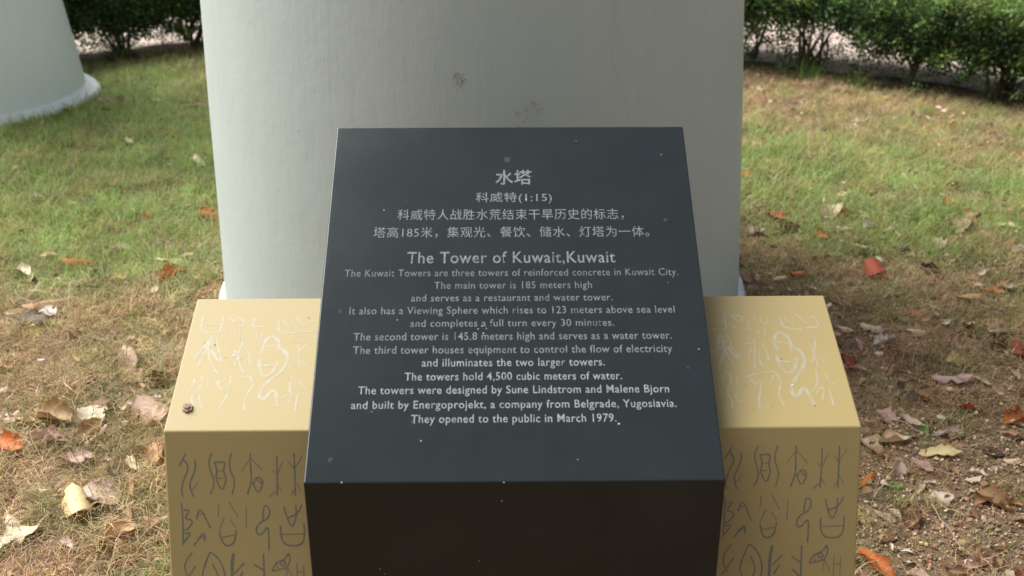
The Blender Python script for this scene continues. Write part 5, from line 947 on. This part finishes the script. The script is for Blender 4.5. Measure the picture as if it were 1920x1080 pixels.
def hedge(x0, x1, label, clear, thin, top, deep):
    xm = (x0+x1)/2; t = empty('hedge', (xm, float(hline(xm))+.3, 0)); prop(t, label, 'hedge', 'clipped hedges behind the columns')
    to = Vector(t.location); xx = x0+.1
    while xx < x1:
        q = hnormal(xx)
        for row in (.08, .33):
            px = xx+q[0]*row+rng.uniform(-.08, .08); py = float(hline(xx))+q[1]*row+rng.uniform(-.05, .05)
            V_ = []; F_ = []
            for s in range(rng.randint(3, 5) if row < .3 else 3):
                az = rng.uniform(0, 6.28); lean = rng.uniform(.1, .65); L_s = rng.uniform(.3, .5); n_ = 6; p = Vector((px+rng.uniform(-.02, .02), py+rng.uniform(-.02, .02), 0)); pts = [p.copy()]
                for i in range(n_):
                    p = p+Vector((math.cos(az)*lean, math.sin(az)*lean, 1)).normalized()*L_s/n_; az += rng.uniform(-.5, .5); pts.append(p.copy())
                vv, ff = stem_mesh([p_-to for p_ in pts], rng.uniform(.008, .016), .003); b0 = len(V_); V_ += vv; F_ += [tuple(a+b0 for a in g_) for g_ in ff]
                for _ in range(2):
                    st = pts[rng.randint(2, 5)]; d = Vector((rng.uniform(-1, 1), rng.uniform(-1, 1), rng.uniform(.4, 1.2))).normalized(); pp = [st+d*(.16*w_/3)+Vector((0, 0, .01*w_)) for w_ in range(4)]
                    vv, ff = stem_mesh([p_-to for p_ in pp], .004, .0015, 5); b0 = len(V_); V_ += vv; F_ += [tuple(a+b0 for a in g_) for g_ in ff]
            link('stem', mesh('stem', V_, F_, True), bk.m, t)
        xx += rng.uniform(.26, .42)
    area = (x1-x0); n_ = int(area*3400)
    T_ = nr.uniform(x0, x1, n_); off = nr.uniform(-.04, deep, n_); zz = nr.uniform(.05, top+.04, n_)
    low = clear(T_)+.09*(vnoise(T_*1.0, T_*0, 3.2, 4)-.5)+.06*(vnoise(T_, off, 8, 5)-.5)
    dens = np.clip((zz-low)/.10, thin, 1)*np.where(vnoise(T_, zz+off, 9, 6) < .22, .35, 1)
    topn = top+.03*(vnoise(T_, off, 6, 7)-.5)
    k_ = (nr.random(n_) < dens) & (zz < topn)
    # the middle of the hedge is never seen: keep its skin dense and its core open
    core = (off > .15) & (off < deep-.15) & (zz < top-.14); k_ &= ~(core & (nr.random(n_) < .6))
    T_, off, zz = T_[k_], off[k_], zz[k_]; hh = hline(T_); nrm = np.array([hnormal(a) for a in T_]); m_ = len(T_)
    pt = np.stack([T_+nrm[:, 0]*off-to.x, hh+nrm[:, 1]*off-to.y, zz], 1)
    tn = hue((.065, .115, .038), m_, .25); hi = hue((.20, .31, .08), m_, .2); tn = np.where((nr.random(m_) < np.clip((zz-top+.12)/.12, .2, .85))[:, None], hi, tn)  # lit and backlit leaves painted in as brighter tints, commonest near the top
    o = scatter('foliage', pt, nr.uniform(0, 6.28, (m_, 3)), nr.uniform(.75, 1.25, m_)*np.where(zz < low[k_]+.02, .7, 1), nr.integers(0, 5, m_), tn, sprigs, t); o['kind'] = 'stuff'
    return t
hedge(-4.4, -.15, 'dark green clipped hedge behind the far column at upper left', lambda t: .17+0*t, .25, .56, .40)
hedge(.0, 5.0, 'bare-legged clipped hedge with bright top running across upper right', lambda t: np.interp(t, [0, 1.2, 1.7, 2.3, 3.2], [.27, .27, .26, .16, .12]), .22, .52, .62)

# taller weeds and bright clumps
lushp = [tuft(70+i, 70, .05, .07, .17, .0034, .25, 66, 14, 0) for i in range(3)]
def clump(x, y, s, col, label, seed):
    me = lushp[seed % 3].copy(); o = bpy.data.objects.new('grass_clump', me); COL.objects.link(o); o.location = (x, y, float(wave(x, y))); o.scale = (s*1.2, s, s); o.rotation_euler = (0, 0, seed*1.3)
    me.materials.clear(); m = N('clump_blade_%d' % seed); vcol = m.n('ShaderNodeVertexColor'); vcol.layer_name = 'shade'; m.base(m.mix(1.0, col, vcol.outputs[0], 'MULTIPLY'), .6, .3); me.materials.append(m.m)
    prop(o, label, 'grass clump', 'taller grass clumps')
clump(1.749, 6.12, 1.25, (.15, .27, .05), 'bright green grass clump under the right hedge, nearer the big column', 0)
clump(1.98, 6.0, 1.0, (.14, .25, .05), 'smaller bright grass clump under the right hedge, second from the column', 1)
clump(1.60, 5.40, .65, (.16, .25, .06), 'thin green tuft in dry turf below the right hedge', 2)
clump(-2.45, 5.03-.0, .7, (.09, .15, .05), 'dark green weed tuft against the white foot of the far column', 3)
clump(-2.05, 4.66+.3, .55, (.10, .16, .05), 'low green tuft just right of the far column foot', 4)
# small white clover-like flower by the far column
fl = empty('wild_flower', (-2.36, 4.72, 0)); prop(fl, 'small white flower head on a thin stalk before the far column', 'flower')
vv, ff = stem_mesh([Vector((0, 0, 0)), Vector((.006, 0, .06)), Vector((.002, 0, .13)), Vector((-.004, 0, .19))], .0018, .0012, 6)
sg = N('green_stalk'); sg.base((.10, .17, .05), .6, .3)
link('stalk', mesh('stalk', vv, ff, True), sg.m, fl)
bm = bmesh.new()
for q in range(60):
    a = rng.uniform(0, 6.28); e = math.asin(rng.uniform(-.6, 1)); d = Vector((math.cos(a)*math.cos(e), math.sin(a)*math.cos(e), math.sin(e))); s_ = d.orthogonal().normalized()*.002; c_ = Vector((-.004, 0, .195))
    bm.faces.new([bm.verts.new(c_+d*.003-s_), bm.verts.new(c_+d*.012), bm.verts.new(c_+d*.003+s_)])
me = bpy.data.meshes.new('flower_head'); bm.to_mesh(me); bm.free()
wh = N('white_petal'); wh.base((.75, .75, .70), .7, .3); link('flower_head', me, wh.m, fl)
